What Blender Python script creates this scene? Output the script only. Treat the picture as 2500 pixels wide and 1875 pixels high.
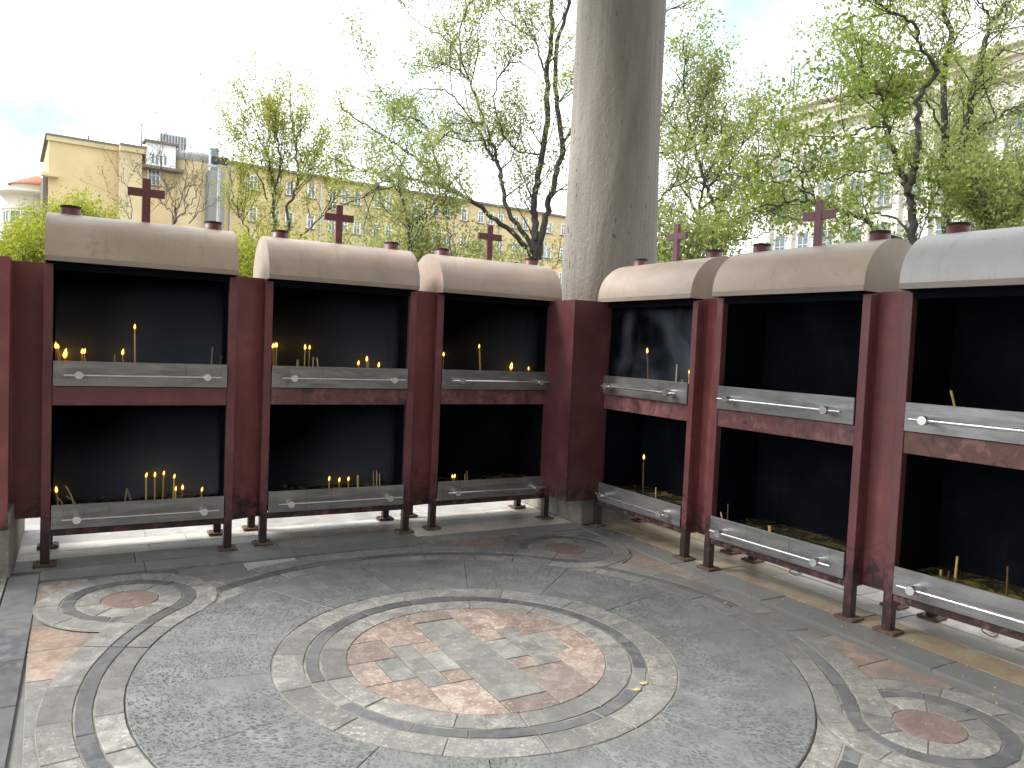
import bpy, bmesh, math, random
import numpy as np
from mathutils import Vector, Matrix

for o in list(bpy.data.objects): bpy.data.objects.remove(o)
SC = bpy.context.scene
COL = SC.collection
R = math.radians

# ------------------------------------------------------------------ camera
YAW, PITCH, ROLL, FPX = R(29.4), 0.0497, 0.0434, 1859.2
CAM = np.array([-1.8015, -3.4392, 1.6])
def _axes():
    fw0 = np.array([0, math.cos(PITCH), -math.sin(PITCH)]); up0 = np.array([0, math.sin(PITCH), math.cos(PITCH)]); r0 = np.array([1., 0, 0])
    r = r0*math.cos(ROLL)+up0*math.sin(ROLL); up = -r0*math.sin(ROLL)+up0*math.cos(ROLL)
    c, s = math.cos(YAW), math.sin(YAW)
    rz = lambda q: np.array([q[0]*c+q[1]*s, -q[0]*s+q[1]*c, q[2]])
    return rz(fw0), rz(r), rz(up)
FW, RT, UP = _axes()
def at(px, py, d):
    """point at depth d seen at photo pixel (px, py); used to survey the far trees and buildings"""
    return CAM+d*(FW+((px-1250)/FPX)*RT+((937.5-py)/FPX)*UP)
cam = bpy.data.cameras.new('camera'); camo = bpy.data.objects.new('camera', cam); COL.objects.link(camo)
camo.matrix_world = Matrix(((RT[0], UP[0], -FW[0], CAM[0]), (RT[1], UP[1], -FW[1], CAM[1]), (RT[2], UP[2], -FW[2], CAM[2]), (0, 0, 0, 1)))
cam.sensor_width = 36; cam.lens = 36*FPX/2500; cam.clip_end = 3000; cam.clip_start = .05
SC.camera = camo

# ------------------------------------------------------------------ world, sun, exposure
SUN_DIR = Vector((-0.80, 0.42, 0.95)).normalized()          # towards the sun
SUN_EL = math.asin(SUN_DIR.z); SUN_AZ = math.atan2(SUN_DIR.x, SUN_DIR.y)
w = bpy.data.worlds.new('World'); SC.world = w; w.use_nodes = True
nt = w.node_tree; nt.nodes.clear()
def nd(nt, t, **kw):
    n = nt.nodes.new(t)
    for k, v in kw.items():
        if k.startswith('i_'): n.inputs[k[2:].replace('_', ' ')].default_value = v
        elif k.startswith('n_'): n.inputs[int(k[2:])].default_value = v
        else: setattr(n, k, v)
    return n
def lk(nt, a, b): nt.links.new(a, b)
out = nd(nt, 'ShaderNodeOutputWorld'); bg = nd(nt, 'ShaderNodeBackground'); bg.inputs[1].default_value = .12
sky = nd(nt, 'ShaderNodeTexSky', sky_type='NISHITA', sun_disc=False, sun_elevation=SUN_EL, sun_rotation=SUN_AZ, air_density=1.0, dust_density=1.2, ozone_density=1.0)
tc = nd(nt, 'ShaderNodeTexCoord')
n1 = nd(nt, 'ShaderNodeTexNoise', i_Scale=3.1, i_Detail=8.0, i_Roughness=.56); lk(nt, tc.outputs['Generated'], n1.inputs['Vector'])
n2 = nd(nt, 'ShaderNodeTexNoise', i_Scale=7.5, i_Detail=7.0, i_Roughness=.6); lk(nt, tc.outputs['Generated'], n2.inputs['Vector'])
wob = nd(nt, 'ShaderNodeVectorMath', operation='MULTIPLY_ADD'); lk(nt, n2.outputs['Color'], wob.inputs[0]); wob.inputs[1].default_value = (.20, .20, .20)
wo2 = nd(nt, 'ShaderNodeVectorMath', operation='ADD'); lk(nt, tc.outputs['Generated'], wo2.inputs[0]); wo2.inputs[1].default_value = (-.1, -.1, -.1); lk(nt, wo2.outputs[0], wob.inputs[2])
# openings in the cloud deck: noise everywhere, with the ones seen in the photograph at their places
terms = []
def maprange0(t, src, a, b, c, d):
    m = nd(t, 'ShaderNodeMapRange'); lk(t, src, m.inputs[0])
    for i, v in enumerate((a, b, c, d)): m.inputs[i+1].default_value = v
    m.interpolation_type = 'SMOOTHSTEP'; return m.outputs[0]
for px, py, rad, amt in ((1815, -15, .115, .8), (210, 285, .08, .62), (40, 300, .07, .55), (415, 130, .035, .4), (1000, 290, .09, .5), (2060, 190, .035, .4)):
    d = at(px, py, 1.)-CAM; d /= np.linalg.norm(d)
    vd = nd(nt, 'ShaderNodeVectorMath', operation='DISTANCE'); lk(nt, wob.outputs[0], vd.inputs[0]); vd.inputs[1].default_value = tuple(d)
    mr = nd(nt, 'ShaderNodeMapRange'); lk(nt, vd.outputs['Value'], mr.inputs[0]); mr.inputs[1].default_value = rad*1.5; mr.inputs[2].default_value = rad*.2; mr.inputs[3].default_value = 0; mr.inputs[4].default_value = amt
    terms.append(mr.outputs[0])
acc = maprange0(nt, n1.outputs[0], .58, .80, 0., .5)
for t in terms:
    m = nd(nt, 'ShaderNodeMath', operation='ADD'); lk(nt, acc, m.inputs[0]); lk(nt, t, m.inputs[1]); acc = m.outputs[0]
mr = nd(nt, 'ShaderNodeMapRange'); lk(nt, acc, mr.inputs[0]); mr.inputs[1].default_value = .0; mr.inputs[2].default_value = 1.
mix = nd(nt, 'ShaderNodeMix', data_type='RGBA'); lk(nt, mr.outputs[0], mix.inputs[0])
mix.inputs[6].default_value = (9.3, 9.7, 10.3, 1)
sg = nd(nt, 'ShaderNodeMix', data_type='RGBA', blend_type='MULTIPLY'); sg.inputs[0].default_value = 1; lk(nt, sky.outputs[0], sg.inputs[6]); sg.inputs[7].default_value = (.95, 1.4, 1.1, 1)
lk(nt, sg.outputs[2], mix.inputs[7]); lk(nt, mix.outputs[2], bg.inputs[0]); lk(nt, bg.outputs[0], out.inputs[0])
sl = bpy.data.lights.new('sun', 'SUN'); sl.energy = 2.3; sl.angle = R(19); sl.color = (1, .955, .88)
so = bpy.data.objects.new('sun', sl); COL.objects.link(so); so.rotation_euler = SUN_DIR.to_track_quat('Z', 'Y').to_euler(); so.location = (-20, 10, 30)
SC.view_settings.view_transform = 'Standard'; SC.view_settings.look = 'None'; SC.view_settings.gamma = 1; SC.view_settings.exposure = 1.08
SC.render.engine = 'CYCLES'

# ------------------------------------------------------------------ materials
def mat(name):
    m = bpy.data.materials.new(name); m.use_nodes = True; t = m.node_tree; t.nodes.clear()
    o = nd(t, 'ShaderNodeOutputMaterial'); b = nd(t, 'ShaderNodeBsdfPrincipled'); lk(t, b.outputs[0], o.inputs[0])
    return m, t, b
def ramp(t, src, stops):
    r = nd(t, 'ShaderNodeValToRGB'); e = r.color_ramp.elements
    e[0].position, e[0].color = stops[0][0], (*stops[0][1], 1); e[1].position, e[1].color = stops[-1][0], (*stops[-1][1], 1)
    for p, c in stops[1:-1]:
        x = e.new(p); x.color = (*c, 1)
    lk(t, src, r.inputs[0]); return r.outputs[0]
def noise(t, vec, scale, detail=5, rough=.55, dist=0):
    n = nd(t, 'ShaderNodeTexNoise', i_Scale=scale, i_Detail=detail, i_Roughness=rough, i_Distortion=dist)
    if vec is not None: lk(t, vec, n.inputs['Vector'])
    return n.outputs[0]
def mixc(t, fac, a, b, bt='MIX'):
    m = nd(t, 'ShaderNodeMix', data_type='RGBA', blend_type=bt)
    for s, i in ((fac, 0), (a, 6), (b, 7)):
        if isinstance(s, (int, float)): m.inputs[i].default_value = s
        elif isinstance(s, tuple): m.inputs[i].default_value = (*s, 1)
        else: lk(t, s, m.inputs[i])
    return m.outputs[2]
def maprange(t, src, a, b, c=0., d=1., smooth=False):
    m = nd(t, 'ShaderNodeMapRange'); lk(t, src, m.inputs[0])
    for i, v in enumerate((a, b, c, d)): m.inputs[i+1].default_value = v
    if smooth: m.interpolation_type = 'SMOOTHSTEP'
    return m.outputs[0]
def math2(t, op, a, b):
    m = nd(t, 'ShaderNodeMath', operation=op)
    for i, s in enumerate((a, b)):
        if isinstance(s, (int, float)): m.inputs[i].default_value = s
        else: lk(t, s, m.inputs[i])
    return m.outputs[0]
def coords(t, obj=False, rnd=True, scale=(1, 1, 1)):
    """world position (or object space) shifted by a per-object random so that no two pieces share grain"""
    if obj:
        c = nd(t, 'ShaderNodeTexCoord').outputs['Object']
    else:
        c = nd(t, 'ShaderNodeNewGeometry').outputs['Position']
    if rnd:
        oi = nd(t, 'ShaderNodeObjectInfo'); m = nd(t, 'ShaderNodeVectorMath', operation='MULTIPLY_ADD')
        lk(t, oi.outputs['Random'], m.inputs[0]); m.inputs[1].default_value = (37., 53., 71.); lk(t, c, m.inputs[2]); c = m.outputs[0]
    if scale != (1, 1, 1):
        mp = nd(t, 'ShaderNodeMapping'); mp.inputs['Scale'].default_value = scale; lk(t, c, mp.inputs[0]); c = mp.outputs[0]
    return c
def bump(t, b, h, strength=.3, dist=.01):
    n = nd(t, 'ShaderNodeBump'); n.inputs['Strength'].default_value = strength; n.inputs['Distance'].default_value = dist
    lk(t, h, n.inputs['Height']); lk(t, n.outputs[0], b.inputs['Normal'])
def orand(t): return nd(t, 'ShaderNodeObjectInfo').outputs['Random']
GRIME = (.165, .167, .160)
def stone(name, c1, c2, c3, scale=9., rough=.5, grime=.75, var=.25, spots=0.):
    m, t, b = mat(name); v = coords(t); g = nd(t, 'ShaderNodeNewGeometry').outputs['Position']
    n1 = noise(t, v, scale, 7, .65, .6); n2 = noise(t, v, scale*.22, 4, .6, .8)
    col = ramp(t, n1, [(.38, c2), (.5, c1), (.61, c3)])
    col = mixc(t, maprange(t, n2, .35, .7, 0, .7), col, tuple(x*.62+y*.2 for x, y in zip(c2, c3)))
    if spots:
        vo = nd(t, 'ShaderNodeTexVoronoi'); vo.inputs['Scale'].default_value = scale*5; lk(t, v, vo.inputs['Vector'])
        col = mixc(t, maprange(t, vo.outputs['Distance'], .28, .12, 0, spots), col, tuple(x*.35 for x in c2))
        n5 = noise(t, v, scale*4.2, 3, .6); col = mixc(t, maprange(t, n5, .56, .70, 0, spots), col, tuple(min(1, x*1.45) for x in c3))
    # worn-in dirt in patches of its own
    gr = noise(t, g, 1.15, 6, .62, .5); gf = math2(t, 'MULTIPLY', maprange(t, gr, .40, .66, .12, 1, True), grime)
    col = mixc(t, gf, col, GRIME)
    dd = nd(t, 'ShaderNodeVectorMath', operation='DISTANCE'); lk(t, g, dd.inputs[0]); dd.inputs[1].default_value = (2.15, .25, 0)
    wr = math2(t, 'ADD', math2(t, 'MULTIPLY', gr, 1.5), maprange(t, dd.outputs['Value'], 1.9, .3, -.95, -.28)); col = mixc(t, maprange(t, wr, .02, .40, 0, grime*1.0, True), col, (.195, .195, .185))
    pale = noise(t, g, 3.4, 6, .7); col = mixc(t, maprange(t, pale, .60, .76, 0, .34), col, (.47, .45, .385))
    vv = math2(t, 'ADD', math2(t, 'MULTIPLY', orand(t), var), 1-var*.5)
    hs = nd(t, 'ShaderNodeHueSaturation'); lk(t, vv, hs.inputs['Value']); lk(t, col, hs.inputs['Color'])
    lk(t, hs.outputs[0], b.inputs['Base Color'])
    lk(t, maprange(t, n1, .3, .7, rough-.1, rough+.16), b.inputs['Roughness']); b.inputs['Specular IOR Level'].default_value = .35
    fine = noise(t, g, 95, 4, .7); big = noise(t, v, 14, 4, .6)
    bump(t, b, math2(t, 'ADD', math2(t, 'MULTIPLY', fine, .35), big), .35, .004)
    return m
M = {}
M['light'] = stone('pale limestone', (.30, .292, .272), (.21, .207, .198), (.42, .408, .365), 12, .52, .80, .30, .75)
M['dark'] = stone('blue grey slate', (.125, .130, .142), (.09, .095, .107), (.19, .195, .203), 12, .46, .72, .45, .2)
M['pink'] = stone('pink breccia', (.345, .258, .215), (.255, .18, .148), (.48, .405, .345), 13, .54, .48, .45, .75)
M['grey'] = stone('grey limestone', (.285, .285, .268), (.205, .21, .20), (.40, .39, .345), 8, .5, .45, .25, .4)
M['orange'] = stone('orange limestone', (.36, .255, .195), (.265, .185, .145), (.45, .36, .29), 10, .55, .42, .25, .4)
M['redstone'] = stone('red limestone disc', (.235, .158, .136), (.18, .122, .106), (.30, .215, .185), 14, .5, .48, .35, .4)
M['slabgrey'] = stone('grey floor slab', (.22, .222, .212), (.165, .168, .162), (.30, .295, .27), 6, .52, .85, .25, .15)
M['slabtan'] = stone('tan floor slab', (.45, .335, .205), (.33, .24, .15), (.52, .43, .31), 5, .5, .10, .25, .15)
M['slabpale'] = stone('pale floor slab', (.62, .555, .475), (.47, .43, .385), (.72, .67, .59), 4.5, .48, .12, .3, .15)
M['slabblue'] = stone('blue veined slab', (.46, .475, .475), (.33, .34, .345), (.58, .59, .58), 4, .48, .12, .25, .1)
M['outer'] = stone('outer pale paving', (.40, .385, .36), (.30, .29, .27), (.48, .465, .43), 5, .6, .2, .3)
M['white'] = stone('white slab', (.50, .50, .485), (.40, .40, .39), (.58, .58, .56), 10, .5, .25, .15, .2)
M['plinth'] = stone('rough plinth stone', (.27, .255, .21), (.19, .18, .15), (.34, .32, .265), 7, .75, .3, .1, .3)
def m_green():
    m, t, b = mat('green grey breccia'); v = coords(t); g = nd(t, 'ShaderNodeNewGeometry').outputs['Position']
    oi = orand(t)
    rot = nd(t, 'ShaderNodeVectorRotate', rotation_type='Z_AXIS'); lk(t, v, rot.inputs['Vector']); lk(t, math2(t, 'MULTIPLY', oi, 6.3), rot.inputs['Angle'])
    mp = nd(t, 'ShaderNodeMapping'); mp.inputs['Scale'].default_value = (34, 66, 20); lk(t, rot.outputs[0], mp.inputs[0])
    dn = nd(t, 'ShaderNodeTexNoise', i_Scale=1.4, i_Detail=4.); lk(t, mp.outputs[0], dn.inputs['Vector'])
    wv = nd(t, 'ShaderNodeVectorMath', operation='MULTIPLY_ADD'); lk(t, dn.outputs['Color'], wv.inputs[0]); wv.inputs[1].default_value = (1.3, 1.3, 1.3); lk(t, mp.outputs[0], wv.inputs[2])
    vo = nd(t, 'ShaderNodeTexVoronoi', feature='DISTANCE_TO_EDGE'); vo.inputs['Scale'].default_value = 1.; lk(t, wv.outputs[0], vo.inputs['Vector'])
    vc = nd(t, 'ShaderNodeTexVoronoi', feature='F1'); vc.inputs['Scale'].default_value = 1.; lk(t, wv.outputs[0], vc.inputs['Vector'])
    sep = nd(t, 'ShaderNodeSeparateColor'); lk(t, vc.outputs['Color'], sep.inputs[0])
    clast = math2(t, 'MULTIPLY', maprange(t, vo.outputs['Distance'], .05, .20), maprange(t, sep.outputs[0], .12, .34))
    patch = maprange(t, noise(t, v, 2.2, 6, .62, .4), .36, .54, .22, 1., True)
    f = math2(t, 'MULTIPLY', clast, patch)
    base = ramp(t, noise(t, v, 6, 6, .6), [(.3, (.165, .17, .167)), (.55, (.225, .23, .224)), (.75, (.30, .302, .288))])
    sp = noise(t, g, 60, 4, .7); base = mixc(t, maprange(t, sp, .55, .72, 0, .5), base, (.36, .36, .335))
    col = mixc(t, math2(t, 'MULTIPLY', f, .85), base, (.082, .096, .098))
    gr = noise(t, g, .95, 5, .6); col = mixc(t, maprange(t, gr, .47, .70, 0, .6), col, (.20, .205, .20))
    lk(t, col, b.inputs['Base Color']); lk(t, maprange(t, f, 0, 1, .55, .38), b.inputs['Roughness']); b.inputs['Specular IOR Level'].default_value = .4
    bump(t, b, math2(t, 'ADD', noise(t, g, 110, 3, .7), math2(t, 'MULTIPLY', f, -.6)), .3, .003)
    return m
M['green'] = m_green()
def m_mortar(name='joint mortar', k=1.):
    m, t, b = mat(name); g = coords(t, rnd=False)
    col = ramp(t, noise(t, g, 2.6, 5, .65), [(.34, (.14*k, .13*k, .115*k)), (.50, (.36*k, .345*k, .295*k)), (.66, (.56*k, .54*k, .46*k))])
    lk(t, col, b.inputs['Base Color']); b.inputs['Roughness'].default_value = .9; return m
M['mortar'] = m_mortar(k=.62); M['mortardark'] = m_mortar('dirty joint mortar', .22)
def m_column():
    m, t, b = mat('weathered column stone'); v = coords(t, rnd=False); vs = coords(t, rnd=False, scale=(2.6, 2.6, .34)); vf = coords(t, rnd=False, scale=(16, 16, .8))
    col = ramp(t, noise(t, vs, 1.25, 6, .62, 1.2), [(.28, (.19, .172, .150)), (.44, (.25, .230, .20)), (.6, (.31, .287, .25)), (.78, (.37, .34, .29))])
    st = noise(t, vf, 1., 5, .7, .4); col = mixc(t, maprange(t, st, .56, .76, 0, .28), col, (.15, .135, .115))
    pt = noise(t, vs, .8, 5, .6, .6); col = mixc(t, maprange(t, pt, .56, .72, 0, .6), col, (.30, .225, .155))
    vp = coords(t, rnd=False, scale=(26, 26, 9)); vo = nd(t, 'ShaderNodeTexVoronoi'); vo.inputs['Scale'].default_value = 1; lk(t, vp, vo.inputs['Vector'])
    pm = maprange(t, noise(t, vs, 1.6, 4, .6), .46, .60); pit = math2(t, 'MULTIPLY', maprange(t, vo.outputs['Distance'], .23, .10), pm)
    col = mixc(t, math2(t, 'MULTIPLY', pit, .75), col, (.06, .055, .05)); lk(t, col, b.inputs['Base Color']); b.inputs['Roughness'].default_value = .82
    bump(t, b, math2(t, 'SUBTRACT', math2(t, 'ADD', noise(t, v, 26, 6, .72), math2(t, 'MULTIPLY', st, .7)), math2(t, 'MULTIPLY', pit, 1.6)), .8, .02); return m
M['column'] = m_column()
def m_red(name, c=(.165, .056, .060), rust=.35):
    m, t, b = mat(name); v = coords(t); vs = coords(t, scale=(9, 9, 1.1)); sep = nd(t, 'ShaderNodeSeparateXYZ'); lk(t, nd(t, 'ShaderNodeNewGeometry').outputs['Position'], sep.inputs[0])
    n = noise(t, v, 5, 6, .6); col = ramp(t, n, [(.3, tuple(x*.80 for x in c)), (.55, c), (.75, tuple(x*1.25+.012 for x in c))])
    # soot and rust run up from the feet and in streaks
    low = maprange(t, sep.outputs[2], .62, .10); k = math2(t, 'ADD', math2(t, 'MULTIPLY', low, .34), noise(t, v, 11, 7, .68, .5))
    col = mixc(t, maprange(t, k, .62, .80, 0, .92), col, (.026, .018, .018))
    ru = noise(t, v, 24, 6, .7, .4); col = mixc(t, maprange(t, math2(t, 'ADD', ru, math2(t, 'MULTIPLY', low, .08)), .64, .72, 0, rust), col, (.115, .052, .030))
    stx = noise(t, vs, 1.2, 5, .65); col = mixc(t, maprange(t, stx, .60, .75, 0, .42), col, (.030, .020, .023))
    chip = noise(t, v, 46, 5, .7); col = mixc(t, maprange(t, chip, .70, .74, 0, rust*1.1), col, (.30, .20, .19))
    if rust > .9:                                            # heat-blistered rails: pale bare patches and soot runs
        bl = noise(t, v, 8.5, 6, .7, .9); col = mixc(t, maprange(t, bl, .52, .60, 0, .55), col, (.30, .155, .15)); col = mixc(t, maprange(t, bl, .46, .36, 0, .8), col, (.045, .026, .026))
    lk(t, col, b.inputs['Base Color']); lk(t, maprange(t, n, .3, .7, .36, .55), b.inputs['Roughness']); bump(t, b, math2(t, 'ADD', noise(t, v, 60, 4, .6), ru), .18, .003); return m
M['red'] = m_red('dark red paint'); M['redpanel'] = m_red('dark red sheet paint', (.215, .064, .066), .05); M['redrail'] = m_red('stained red paint', (.175, .072, .072), .95)
M['redcorner'] = m_red('shaded red sheet paint', (.125, .043, .047), .05)  # darker copy of the sheet red: the corner's shade is put into the colour
M['rustrail'] = m_red('rusted red paint', (.150, .062, .048), 1.0)
def m_plate():
    m, t, b = mat('rusty foot plate'); v = coords(t)
    lk(t, ramp(t, noise(t, v, 22, 5, .65), [(.3, (.055, .035, .027)), (.55, (.17, .095, .06)), (.75, (.26, .17, .12))]), b.inputs['Base Color']); b.inputs['Roughness'].default_value = .8; return m
M['plate'] = m_plate()
def m_steel(name, bc=.34, rough=.34, dirt=1.):
    m, t, b = mat(name); v = coords(t); vh = coords(t, obj=True, scale=(2.2, 9, 13)); vb = coords(t, obj=True, scale=(1.5, 4, 90)); vd = coords(t, obj=True, scale=(17, 14, 1.7))
    col = ramp(t, noise(t, vh, 1.6, 7, .66, .5), [(.32, (bc*.62, bc*.62, bc*.61)), (.48, (bc*.88, bc*.875, bc*.86)), (.62, (bc*1.08, bc*1.075, bc*1.06)), (.78, (bc*1.3, bc*1.29, bc*1.25))]) if dirt else ramp(t, noise(t, v, 6, 3, .5), [(.3, (bc*.92,)*3), (.7, (bc,)*3)])
    if dirt:
        dr = noise(t, vd, 1.3, 5, .7); col = mixc(t, maprange(t, dr, .60, .70, 0, .42), col, (.10, .095, .088))
        wx = noise(t, vd, 2.4, 5, .7, .2); col = mixc(t, maprange(t, wx, .66, .74, 0, .3), col, (.46, .41, .30))
        sp = noise(t, v, 26, 6, .72); col = mixc(t, maprange(t, sp, .64, .72, 0, .45), col, (.11, .10, .09))
        ru = noise(t, v, 7, 6, .7); col = mixc(t, maprange(t, ru, .66, .76, 0, .35), col, (.22, .14, .085))
    lk(t, col, b.inputs['Base Color']); b.inputs['Metallic'].default_value = .72 if dirt else .85
    if dirt: lk(t, maprange(t, noise(t, v, 9, 6, .7), .3, .7, rough-.04, rough+.2), b.inputs['Roughness'])
    else: b.inputs['Roughness'].default_value = rough
    bump(t, b, noise(t, vb, 2, 3, .6), .05, .002); return m
M['steel'] = m_steel('smudged stainless steel'); M['chrome'] = m_steel('brushed handle steel', .84, .24, .0)
def m_hood(name, c1, c2, warm):
    m, t, b = mat(name); v = coords(t); vs = coords(t, obj=True, scale=(1.1, 7, 7))
    n = noise(t, v, 2.2, 6, .6, .5); col = ramp(t, n, [(.3, c2), (.6, c1), (.8, tuple(min(1, x*1.12) for x in c1))])
    wn = noise(t, vs, 1.5, 6, .65, .4); col = mixc(t, maprange(t, wn, .5, .75, 0, .55), col, warm)
    sp = noise(t, v, 7, 7, .72); col = mixc(t, maprange(t, sp, .63, .72, 0, .6), col, (.22, .165, .13)); rr_ = coords(t, obj=True, scale=(10, 1.3, 1.3)); rs = noise(t, rr_, 1.6, 6, .7); col = mixc(t, maprange(t, rs, .56, .72, 0, .4), col, tuple(x*.62 for x in c2))
    fine = noise(t, v, 40, 5, .7); col = mixc(t, maprange(t, fine, .55, .8, 0, .22), col, (.30, .26, .23))
    lk(t, col, b.inputs['Base Color']); b.inputs['Roughness'].default_value = .44; b.inputs['Specular IOR Level'].default_value = .4
    bump(t, b, math2(t, 'ADD', math2(t, 'MULTIPLY', noise(t, v, 30, 4, .6), .12), noise(t, v, 3.2, 2, .5)), .45, .02); return m
M['hood'] = m_hood('taupe hood paint', (.46, .37, .285), (.36, .285, .22), (.38, .275, .195))
M['hoodwarm'] = m_hood('rose taupe hood paint', (.49, .395, .325), (.39, .31, .25), (.45, .295, .235))
M['hoodtan'] = m_hood('tan hood paint', (.48, .39, .30), (.39, .31, .235), (.42, .305, .205))
M['hoodgrey'] = m_hood('pale grey hood paint', (.53, .52, .50), (.47, .46, .44), (.49, .45, .41))
M['lip'] = m_hood('hood edge paint', (.33, .265, .215), (.26, .21, .17), (.30, .22, .17))
def plain(name, c, rough=.6, metal=0., var=.3, scale=8., bmp=.2):
    m, t, b = mat(name); v = coords(t)
    n = noise(t, v, scale, 6, .62); lk(t, ramp(t, n, [(.3, tuple(x*(1-var) for x in c)), (.7, tuple(min(1, x*(1+var)) for x in c))]), b.inputs['Base Color'])
    b.inputs['Roughness'].default_value = rough; b.inputs['Metallic'].default_value = metal
    if bmp: bump(t, b, noise(t, v, scale*4, 4, .6), bmp, .004)
    return m
def m_soot():
    m, t, b = mat('black soot'); v = coords(t); vs = coords(t, scale=(7, 7, 1.2))
    col = ramp(t, noise(t, v, 2.6, 5, .6, .3), [(.35, (.0026, .0036, .0062)), (.58, (.0042, .0058, .0095)), (.72, (.0095, .0105, .0135)), (.85, (.018, .017, .018))])
    col = mixc(t, maprange(t, noise(t, vs, 1.5, 5, .7), .58, .72, 0, .8), col, (.0018, .002, .003))
    lk(t, col, b.inputs['Base Color']); b.inputs['Roughness'].default_value = .85; bump(t, b, noise(t, v, 30, 5, .7), .4, .006); return m
M['soot'] = m_soot()
M['soot'].node_tree.nodes['Principled BSDF'].inputs['Specular IOR Level'].default_value = .08
M['pipe_soot'] = plain('sooty pipe rim', (.012, .011, .012), .8)
M['wax'] = plain('honey wax', (.74, .48, .13), .42, 0, .2, 30, .1); M['waxpale'] = plain('pale wax', (.62, .49, .26), .45, 0, .25, 30, .1); M['waxdark'] = plain('sooted wax', (.13, .075, .035), .5, 0, .4, 40, .1)
M['waxbit'] = plain('wax crumbs', (.58, .47, .21), .5, 0, .35, 60, 0); M['wick'] = plain('charred wick', (.01, .009, .008), .9, 0, .2, 40, 0)
def m_water():
    m, t, b = mat('waxy tray water'); v = coords(t)
    n = noise(t, v, 5.5, 7, .66, 1.3); col = ramp(t, n, [(.36, (.022, .021, .014)), (.52, (.07, .062, .03)), (.60, (.16, .12, .035)), (.66, (.42, .31, .08)), (.74, (.12, .10, .05))])
    lk(t, col, b.inputs['Base Color']); lk(t, maprange(t, n, .5, .62, .12, .5), b.inputs['Roughness']); bump(t, b, n, .4, .006); return m
M['water'] = m_water()
def m_flame():
    m = bpy.data.materials.new('candle flame'); m.use_nodes = True; t = m.node_tree; t.nodes.clear()
    o = nd(t, 'ShaderNodeOutputMaterial'); e = nd(t, 'ShaderNodeEmission'); tcx = nd(t, 'ShaderNodeTexCoord'); s = nd(t, 'ShaderNodeSeparateXYZ'); lk(t, tcx.outputs['Generated'], s.inputs[0])
    lk(t, ramp(t, s.outputs[2], [(0, (1, .16, .01)), (.3, (1, .48, .06)), (.7, (1, .58, .12)), (1, (1, .30, .02))]), e.inputs[0]); e.inputs[1].default_value = 2.4; lk(t, e.outputs[0], o.inputs[0]); return m
M['flame'] = m_flame()
def m_bark(name, c):
    m, t, b = mat(name); v = coords(t, scale=(6, 6, 1.4)); n = noise(t, v, 4, 6, .7)
    lk(t, ramp(t, n, [(.3, tuple(x*.45 for x in c)), (.55, c), (.78, tuple(x*1.9 for x in c))]), b.inputs['Base Color']); b.inputs['Roughness'].default_value = .9; bump(t, b, n, .8, .03); return m
M['bark'] = m_bark('dark bark', (.062, .056, .049)); M['barkgrey'] = m_bark('grey bark', (.085, .078, .068)); M['twig'] = m_bark('pale twig bark', (.15, .125, .10))
def m_leaf(name, a, c, tr=.5):
    m = bpy.data.materials.new(name); m.use_nodes = True; t = m.node_tree; t.nodes.clear()
    o = nd(t, 'ShaderNodeOutputMaterial'); g = nd(t, 'ShaderNodeNewGeometry')
    col = ramp(t, g.outputs['Random Per Island'], [(0, a), (.5, tuple((x+y)/2 for x, y in zip(a, c))), (1, c)])
    d = nd(t, 'ShaderNodeBsdfPrincipled'); lk(t, col, d.inputs['Base Color']); d.inputs['Roughness'].default_value = .5; d.inputs['Specular IOR Level'].default_value = .3
    tl = nd(t, 'ShaderNodeBsdfTranslucent'); lk(t, mixc(t, 1., col, (1.15, 1.2, .75), 'MULTIPLY'), tl.inputs[0]); mx = nd(t, 'ShaderNodeMixShader'); mx.inputs[0].default_value = tr
    lk(t, d.outputs[0], mx.inputs[1]); lk(t, tl.outputs[0], mx.inputs[2]); lk(t, mx.outputs[0], o.inputs[0]); return m
M['leaf_lime'] = m_leaf('young lime leaf', (.20, .245, .075), (.39, .42, .175)); M['leaf_yellow'] = m_leaf('yellow green leaf', (.22, .25, .028), (.40, .41, .065))
M['leaf_green'] = m_leaf('fresh chestnut leaf', (.13, .20, .035), (.32, .37, .10)); M['leaf_bud'] = m_leaf('brown green bud', (.14, .12, .045), (.24, .20, .085)); M['leaf_pale'] = m_leaf('pale leaf', (.24, .28, .10), (.42, .44, .20))
def m_wall(name, c, var=.12, stain=.35):
    m, t, b = mat(name); v = coords(t, rnd=False); vs = coords(t, rnd=False, scale=(.5, .5, .16))
    col = ramp(t, noise(t, v, .35, 6, .6), [(.3, tuple(x*(1-var) for x in c)), (.7, tuple(min(1, x*(1+var)) for x in c))])
    n = noise(t, vs, 1.1, 6, .65); col = mixc(t, maprange(t, n, .58, .75, 0, stain), col, tuple(x*.55 for x in c)); lk(t, col, b.inputs['Base Color']); b.inputs['Roughness'].default_value = .85; bump(t, b, noise(t, v, 3, 5, .6), .2, .05); return m
M['yellow'] = m_wall('yellow render', (.56, .44, .235)); M['yellow2'] = m_wall('pale yellow render', (.56, .46, .27)); M['greywall'] = m_wall('grey render', (.22, .22, .21)); M['cream'] = m_wall('cream render', (.58, .52, .43))
M['ashlar'] = m_wall('pale ashlar', (.60, .575, .53), .1, .25); M['ashlardark'] = m_wall('weathered ashlar', (.38, .34, .27), .2, .4); M['cornice'] = m_wall('dark cornice', (.15, .13, .11)); M['rooftile'] = m_wall('red roof tile', (.42, .17, .11), .2)
M['whitepaint'] = plain('white window paint', (.72, .72, .70), .5, 0, .08, 3, 0); M['metalgrey'] = plain('grey roof metal', (.42, .43, .43), .5, .3, .15, 3, 0); M['darkmetal'] = plain('dark metal', (.035, .036, .04), .5, .4, .2, 5, 0)
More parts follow.
